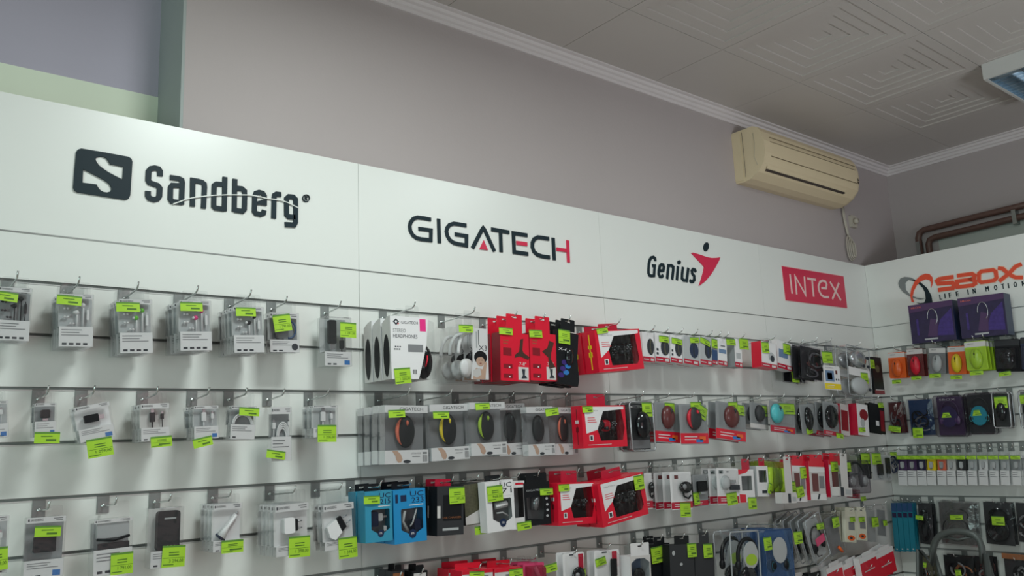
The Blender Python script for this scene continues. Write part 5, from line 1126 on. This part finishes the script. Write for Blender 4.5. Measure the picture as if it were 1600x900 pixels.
item('blister', 'pen_drive_pack', 'gadget', 'dark pen pack with large tag', 'M', 5, .13, (1345, 710), (1359, 710), (1347, 748), dict(col='dgrey', bubble=False, blk=[(-.2, .3, .1, .6, 'black')]), d=.015, n=2, gap=.025, tags=[(1344, 708, 1358, 708, 17)])
item('blister', 'pen_drive_pack', 'gadget', 'silver card with two black sticks', 'M', 5, .15, (1361, 711), (1391, 711), (1364, 751), dict(col='lgrey', bubble=True, fn=lambda r, w, h, d, a, b: (g_usb(r, -w*.16, h*.36, w*.24, h*.56, -.008, 'black'), g_usb(r, w*.26, h*.5, w*.16, h*.8, -.008, 'black'))), d=.015, n=1, tags=[(1361, 708, 1375, 708, 18)])
item('bag', 'cable_pack', 'cable', 'navy coil pack hanging in the corner', 'M', 5, .12, (1391, 706), (1408, 706), (1393, 741), dict(fn=f_tangle('navy', 'navy', 4), m='clear', back='white'), d=.03, n=1, tags=[(1390, 706, 1400, 706, 6)])

# ---- fourth row (cut by the lower edge)
item('box', 'cable_box', 'cable', 'black peaked carton top at the lower edge', 'M', 7, .13, (612, 893), (632, 891), (612, 960), dict(col='dgrey', blk=[(-.4, .4, .86, .95, 'copper')], tab='black'), d=.04, n=2)
item('box', 'cable_box', 'cable', 'second black carton top at the lower edge', 'M', 7, .13, (644, 893), (668, 891), (644, 960), dict(col='black', blk=[(-.4, .4, .86, .95, 'offwhite')], tab='black'), d=.04, n=2)
def redtop(short, TL, TR, tags, D=.20):
    item('box', 'headset_box', 'headset', short, 'M', 7, D, TL, TR, (TL[0]+1, TL[1]+80), dict(col='offwhite', side='red', blk=[(-.5, .5, .93, 1, 'red'), (-.1, .35, .78, .88, 'ink_grey')], tab='red', td=.8, tw=.85), d=.07, n=2, gap=.08, tags=tags, jit=.5)
redtop('white box with sloped red top, lower edge', (722, 892), (770, 889), [(733, 893, 756, 892, 12)])
redtop('second red topped box right of the first', (773, 889), (815, 886), [(795, 890, 816, 887, 14)])
item('blister', 'lamp_pack', 'gadget', 'pink clear pack with white tube', 'M', 7, .18, (817, 881), (850, 878), (818, 950), dict(col='pink', bm='pinkfilm', fn=lambda r, w, h, d, a, b, *_: MB().tube([(0, -.01, h*.90), (w*.3, -.01, h*.5)], .007, 'white', 8).build('tube', r)), d=.03, n=3, gap=.035, tags=[(848, 884, 869, 878, 13)])
def wpack(short, TL, TR, tags, D=.19, strip=(.05, .45), fn=None, n=2):
    item('blister', 'gadget_pack', 'gadget', short, 'M', 7, D, TL, TR, (TL[0]+3, TL[1]+70), dict(col='white', blk=[(strip[0], strip[1], .60, .96, 'genius_red'), (-.2, .0, .94, .97, 'ink')], fn=fn or f_cam), d=.02, n=n, gap=.04, tags=tags)
wpack('white card with red block, lower edge', (879, 865), (912, 862), [(896, 890, 914, 888, 14)], strip=(.22, .46))
wpack('white card with red strip and black grip', (928, 861), (967, 858), [(929, 874, 945, 868, 13)], strip=(.20, .40), fn=lambda r, w, h, d, a, b: (g_usb(r, w*.18, h*.55, w*.18, h*.5, -.012), g_usb(r, -w*.15, h*.25, w*.3, h*.2, -.012)))
item('box', 'camera_box', 'camera', 'white box with arched window and dark lens', 'M', 7, .23, (984, 870), (1016, 866), (986, 945), dict(col='offwhite', side='white', hole=[(-.44, .1), (.44, .1), (.44, .85), (.2, .94), (-.2, .94), (-.44, .85)], inside='bluegrey', fn=lambda r, w, h, d, a, b: g_mouse(r, w*.12, h*.52, w*.5, h*.42, .015, 'black'), tab='white', tw=.9), d=.06, n=1)
item('box', 'gadget_box', 'gadget', 'black box behind the white lens box', 'M', 7, .15, (1014, 851), (1046, 848), (1017, 930), dict(col='black', side='dgrey', tab='black', blk=[(.2, .4, .3, .4, 'lgrey')]), d=.05, n=2, gap=.055, tags=[(1016, 856, 1034, 852, 26)])
item('box', 'power_bank_box', 'power bank', 'dark box with small white oval', 'M', 7, .20, (1046, 851), (1084, 850), (1049, 930), dict(col='dgrey', side='black', oval=[(-.35, .83, .06, .05, 'lgrey'), (-.05, .6, .06, .03, 'lgrey')], tab='black', tw=.6), d=.04, n=2, gap=.045, tags=[(1073, 849, 1087, 848, 22)])
item('box', 'power_bank_box', 'power bank', 'plain dark box right of the oval one', 'M', 7, .20, (1085, 850), (1115, 849), (1088, 930), dict(col='dgrey', side='black', tab='dgrey'), d=.04, n=1, tags=[(1098, 850, 1112, 849, 22)])
def f_hb(r, w, h, d, a, b):
    m = MB(); m.tube(ring3(w*.10, .004, h*.55, w*.34, h*.32, 18, 20, 200), .009, 'black', 8); m.build('headband', r)
    m = MB(); m.prism(ring(w*.18, h*.58, w*.26, h*.24, 20), -.004, -.001, 'lgrey'); m.flat(ring(w*.18, h*.50, w*.2, h*.10, 16), -.0046, 'lime'); m.build('inner_card', r)
    m = MB(); m.ell((w*.10, .006, h*.22), (w*.26, .022, h*.17), 'gloss_black', 16, 10); m.build('ear_cup', r)
    m = MB(); m.ell((-w*.24, .004, h*.42), (w*.07, .014, h*.09), 'black', 12, 8); m.tube([(-w*.16, 0, h*.5), (-w*.15, 0, h*.78)], .0022, 'silver', 6); m.build('slider', r)
item('clam', 'headphone_pack', 'headphones', 'big clear shell with headphones and silver rim', 'M', 7, .25, (1140, 833), (1184, 828), (1144, 925), dict(fn=f_hb, rim='rim', m='clear', rr=.004), d=.045, n=2, gap=.085, tags=[(1192, 840, 1204, 838, 21)])
item('clam', 'headphone_pack', 'headphones', 'blue tinted shell with teal headphones', 'M', 7, .24, (1194, 829), (1236, 826), (1200, 915), dict(fn=lambda r, w, h, d, a, b: (MB().prism(ring(w*.0, h*.62, w*.26, h*.24, 20), -.004, -.001, 'lgrey').build('inner_card', r), g_headset(r, 0, h*.45, w*.7, h*.8, .012, 'dblue', 'black', 'teal')), rim='bluefilm', m='bluefilm', card='bluegrey'), d=.05, n=3, gap=.07, tags=[(1239, 831, 1252, 829, 20)])
item('clam', 'headset_pack', 'headset', 'leaning slim silver shell with red label', 'M', 7, .22, (1256, 811), (1280, 804), (1284, 871), dict(fn=lambda r, w, h, d, a, b: (g_headset(r, 0, h*.42, w*.8, h*.7, .008, 'gloss_black', 'black', None, True), MB().box(-w*.20, w*.36, -.006, -.002, h*.36, h*.52, 'pink', .003).build('label', r)), rim='rim', card='lgrey'), d=.025, n=5, gap=.042, tags=[(1275, 818, 1286, 816, 10)], jit=.5)
item('clam', 'gadget_pack', 'gadget', 'clear shell with orange tip and slanted tag', 'M', 7, .18, (1290, 807), (1311, 804), (1308, 866), dict(fn=lambda r, w, h, d, a, b: MB().tube([(0, 0, h*.2), (w*.2, 0, h*.05)], .008, 'orange', 8).build('tip', r), rim='clear', card='ink_grey'), d=.025, n=1, tags=[(1299, 809, 1309, 806, 17)])
def cream(short, TL, TR, BL, tg):
    item('box', 'screen_film_pack', 'screen film', short, 'M', 7, .17, TL, TR, BL, dict(col='cream_card', blk=[(-.20, .38, .40, .66, 'ink_grey'), (-.40, .42, .03, .22, 'cream_card')], oval=[(.0, .14, .36, .09, 'orange'), (.0, .14, .14, .04, 'ink')], tab='cream_card', tw=.9), d=.02, n=3, gap=.03, tags=tg)
cream('left cream card with orange badge', (1320, 800), (1336, 799), (1320, 848), [(1327, 808, 1335, 807, 8)])
cream('right cream card with orange badge', (1338, 799), (1353, 798), (1338, 845), [(1341, 808, 1350, 807, 8)])
item('bag', 'screen_film_pack', 'screen film', 'pale green transparent sleeve before the teal packs', 'M', 7, .15, (1354, 796), (1371, 796), (1355, 847), dict(fn=f_none, m='frost', back='lgrey'), d=.02, n=2, tags=[(1361, 808, 1371, 807, 16)])
item('bag', 'screen_film_pack', 'screen film', 'grey sleeve right beside the teal packs', 'M', 7, .13, (1374, 796), (1387, 796), (1374, 838), dict(fn=f_none, m='frost', back='grey'), d=.02, n=1, tags=[(1379, 813, 1385, 812, 9)])

# ---- fifth row (lower right)
for i, (x, y, sx) in enumerate([(1290, 886, 26), (1316, 880, 26), (1342, 870, 26), (1367, 862, 28)]):
    item('box', 'cartridge_box', 'ink cartridge', ['leftmost', 'second', 'third', 'rightmost'][i]+' leaning white tabbed red box, lower right', 'M', 9, .15+.02*i, (x, y), (x+sx, y-5), (x+10, y+38), dict(col='red', side='white', blk=[(-.5, .5, .80, 1, 'white'), (-.30, .30, .40, .44, 'offwhite')], tab='white', tw=.6), d=.035, n=2, gap=.045, jit=2)
for i, (x, y) in enumerate([(1262, 896), (1238, 903)]):
    item('box', 'cartridge_box', 'ink cartridge', ['black box left of the leaning red ones', 'black box at the lower edge with pale tab'][i], 'M', 9, .14, (x, y), (x+20, y-4), (x+3, y+30), dict(col='black', tab='offwhite'), d=.03, n=1)
item('box', 'cartridge_box', 'ink cartridge', 'red box top in the corner under teal packs', 'M', 9, .10, (1377, 862), (1392, 859), (1380, 900), dict(col='genius_red', side='red', blk=[(-.3, .2, .8, .9, 'orange')], tab='genius_red'), d=.05, n=1)

# ================================================================ RIGHT WALL
def rmouse(short, TL, TR, BL, body, card, tags, D=.11, top='offwhite', n=2, m='clear'):
    item('blister', 'mouse_pack', 'mouse', short, 'R', 1, D, TL, TR, BL, dict(col=card, tb=.20, tc=top, bm=m, bw=.46, txt='SBOX', tx=(-.36, -.06), fn=lambda r, w, h, d, a, b: g_mouse_gloss(r, 0, a+(b-a)*.48, w*.62, (b-a)*.86, -.004, body)), d=.03, n=n, gap=.045, tags=tags, jit=.8)
rmouse('bright orange mouse pack', (1387, 552), (1413, 549), (1389, 592), 'orange', 'orange', [(1394, 594, 1408, 593, 6)])
rmouse('shiny red mouse pack', (1416, 546), (1441, 543), (1418, 589), 'red', 'maroon', [(1424, 588, 1440, 587, 6)])
rmouse('silver white mouse pack', (1451, 544), (1477, 542), (1449, 584), 'lgrey', 'ink_grey', [(1452, 584, 1470, 583, 7)])
rmouse('bright yellow mouse pack', (1480, 542), (1507, 540), (1482, 585), 'yellow', 'orange', [(1485, 587, 1503, 586, 6)])
rmouse('lime green mouse pack', (1506, 535), (1539, 531), (1511, 580), 'lime', 'lime', [(1515, 580, 1536, 578, 7)], D=.16, n=4)
rmouse('glossy black mouse pack on the right wall', (1553, 532), (1592, 528), (1554, 582), 'gloss_black', 'black', [(1560, 582, 1579, 579, 7)], top='dgrey', m='smoke')
rmouse('navy mouse pack cut by the right edge', (1594, 528), (1630, 525), (1595, 578), 'navy', 'navy', [], top='dgrey', m='smoke', n=1)
# purple boxes standing on the packs of the row below
for i, (TL, TR, BL) in enumerate([((1419, 480), (1487, 466), (1422, 540)), ((1496, 469), (1567, 455), (1499, 532))]):
    D = .16; A = on_right(*TL, D); B = on_right(*TR, D); C_ = on_right(*BL, D); w = abs(A.y-B.y); h = A.z-C_.z
    item('box', 'headphone_box', 'headphones', ['left', 'right'][i]+' purple headphone box with cut corner, above the mice', 'R', 1, D, TL, TR, BL,
         dict(col='purple', side='navy', poly=[([(.05, .15), (.46, .12), (.46, .80), (.20, .55)], 'violet_glow'), ([(-.35, .20), (-.30, .20), (-.30, .62), (-.35, .62)], 'violet_glow'), ([(-.5, .80), (.5, .86), (.5, 1), (-.5, 1)], 'plum'), ([(-.12, .15), (.10, .12), (.14, .55), (-.02, .60)], 'plum')],
              txt=[('SBOX', -.44, -.20, .90, .94, 'salmon')], blk=[(-.20, .10, .06, .10, 'lgrey')], oval=[]), d=.09, n=1, hook=False)
root = [o for o in COL.objects if o.name.startswith('headphone_box') and 'purple' in o.get('label', '')]
for rt in root:
    pr_ = [c for c in rt.children_recursive if c.name.startswith('carton')][0]; bb = [v.co for v in pr_.data.vertices]; ww = max(v.x for v in bb); hh = max(v.z for v in bb)
    m = MB(); m.tube(ring3(ww*.05, -.0025, hh*.62, ww*.22, hh*.22, 18, -60, 190), .0022, 'silver', 6); m.build('printed_headband', rt)
    make_hook('R', rt.location, 1, .19, 'chrome hook under the '+rt['label'].split(' with')[0])

item('bag', 'cable_bag', 'cable', 'dark red bag of cables right of the corner', 'R', 3, .10, (1384, 629), (1407, 626), (1386, 679), dict(fn=f_tangle('maroon', 'black', 7), m='smoke', back='maroon'), d=.03, n=2, tags=[(1389, 664, 1408, 667, 9)])
item('bag', 'cable_bag', 'cable', 'blue bag with black cable bundle', 'R', 3, .12, (1413, 624), (1453, 622), (1420, 682), dict(fn=f_tangle('black', 'dblue', 8), m='smoke', back='dblue'), d=.04, n=1, tags=[(1426, 668, 1442, 668, 16)])
item('clam', 'headset_pack', 'headset', 'round purple headset pack', 'R', 3, .12, (1457, 620), (1502, 616), (1461, 683), dict(fn=lambda r, w, h, d, a, b: (g_headset(r, 0, h*.5, w*.75, h*.75, .012, 'plum', 'plum', 'purple'), MB().prism(ring(0, h*.48, w*.30, h*.26, 24), -.004, .004, 'purple').build('disc', r)), rim='smoke', m='smoke', card='plum', txt='SBOX'), d=.04, n=2, tags=[(1470, 645, 1487, 644, 8)])
item('clam', 'headset_pack', 'headset', 'round light blue headset pack', 'R', 3, .12, (1505, 617), (1547, 612), (1508, 680), dict(fn=lambda r, w, h, d, a, b: (g_headset(r, 0, h*.5, w*.8, h*.8, .012, 'dgrey', 'black', 'aqua'), MB().prism(ring(0, h*.45, w*.30, h*.24, 24), -.004, .004, 'teal').build('disc', r)), rim='smoke', m='smoke', card='dgrey'), d=.04, n=2, tags=[(1518, 641, 1534, 640, 9)])
item('clam', 'mouse_pack', 'mouse', 'silver framed shell with glossy mouse', 'R', 3, .14, (1549, 615), (1575, 611), (1546, 670), dict(fn=f_ms('gloss_black', w=.62, h=.6, z=.42), rim='silver', card='dgrey', rr=.004), d=.03, n=2, gap=.05, tags=[(1553, 620, 1573, 619, 18)])
item('clam', 'mouse_pack', 'mouse', 'silver framed shell cut by the right edge', 'R', 3, .13, (1590, 612), (1618, 608), (1590, 670), dict(fn=f_ms('gloss_black', w=.62, h=.6, z=.42), rim='silver', card='ink_grey', rr=.004), d=.03, n=1, tags=[(1593, 617, 1610, 616, 14)])
# flash drives
cols = ['plum', 'plum', 'purple', 'yellow', 'salmon', 'offwhite', 'dgrey', 'lgrey', 'white', 'lgrey', 'lgrey', 'grey']
xs_ = [1401, 1416, 1431, 1446, 1462, 1477, 1493, 1510, 1527, 1544, 1561, 1579]
ordn = ['first narrow pack from the corner, plum window', 'second narrow pack, plum window', 'third narrow pack, deep purple window', 'fourth narrow pack, yellow window', 'fifth narrow pack, red window',
        'sixth narrow pack, white window', 'seventh narrow pack, dark grey window', 'eighth narrow pack, clear window', 'ninth narrow pack, brightest white window', 'tenth narrow pack, clear window', 'eleventh narrow pack, clear window', 'twelfth narrow pack, at the right edge']
for i, x in enumerate(xs_):
    c = cols[i]; dark = i in (1, 2, 4, 6)
    item('sbox', 'memory_card_pack', 'memory pack', ordn[i]+' below headsets' if i < 0 else ordn[i], 'R', 5, .12, (x, 712), (x+14.5, 712), (x+.5, 758), dict(pb=.50, band=.08, back=c, icons=0, shell='clear', brand='SBOX', dot=0,
         fn=(lambda r, w, h, d, a, b: g_usb(r, 0, a+(b-a)*.4, w*.35, (b-a)*.6, d*.3, 'lgrey'))), d=.02, n=3, gap=.03, tags=[(x-.5, 711.5, x+15, 711.5, 6)], jit=.6)
# teal packs and cable bags, fourth row of the right wall
for i in range(4):
    x = 1392+8.4*i
    item('box', 'screen_film_pack', 'screen film', ['first', 'second', 'third', 'fourth'][i]+' tall teal pack from the corner', 'R', 7, .12, (x, 786), (x+7.8, 786), (x+1.5, 861), dict(col='teal', side='teal', blk=[(-.5, .5, .82, 1, 'dblue'), (-.4, .4, .70, .80, 'purple')], oval=[(.0, .05, .15, .014, 'offwhite')]), d=.02, n=2, gap=.03, jit=.5)
def rbag(short, slot, TL, TR, BL, fn, tags, m='clear', back='dgrey', D=.12, n=2, name='cable_bag', head=None):
    item('bag', name, 'cable', short, 'R', slot, D, TL, TR, BL, dict(fn=fn, m=m, back=back, head=head), d=.04, n=n, gap=.045, tags=tags)
def f_ringc(c, n=4, rr=.004): return lambda r, w, h, d, a, b: (g_coil(r, 0, h*.38, w*.34, h*.26, d*.2, c, n, rr), g_coil(r, w*.05, h*.70, w*.30, h*.14, d*.25, 'black', 3, .003))
rbag('cable bag with oval black coil beside teal packs', 7, (1429, 786), (1452, 786), (1428, 852), f_ringc('black'), [(1431, 804, 1443, 806, 7)], back='dgrey')
rbag('shiny cable bag behind the ladder hoop', 7, (1460, 784), (1518, 784), (1463, 852), f_ringc('black', 5), [(1484, 804, 1504, 804, 8)], back='dgrey', m='silverfilm')
rbag('cable bag with thick round black coil', 7, (1530, 784), (1578, 784), (1532, 853), f_ringc('gloss_black', 6, .005), [(1549, 806, 1569, 807, 14)], back='dgrey')
rbag('cable bag cut by the right edge', 7, (1581, 785), (1625, 785), (1583, 850), f_tangle('dgrey', 'maroon', 9), [], back='dgrey', n=1)
rbag('bag with orange plugs in the lowest row', 9, (1430, 869), (1452, 869), (1430, 925), f_tangle('black', 'orange', 10), [(1432, 875, 1448, 879, 8)], back='olive')
rbag('bag with amber ring inside the ladder hoop', 9, (1468, 868), (1518, 868), (1468, 930), f_tangle('black', 'copper', 11), [(1492, 890, 1501, 890, 12)], back='black')
rbag('bag of black plugs right of the ladder', 9, (1518, 869), (1548, 869), (1519, 930), f_tangle('black', 'maroon', 13), [], back='black')
rbag('bag with copper header at the lower right', 9, (1562, 866), (1610, 866), (1562, 930), f_tangle('black', 'dblue', 12), [], back='dgrey', head='copper', n=1)
# empty hooks
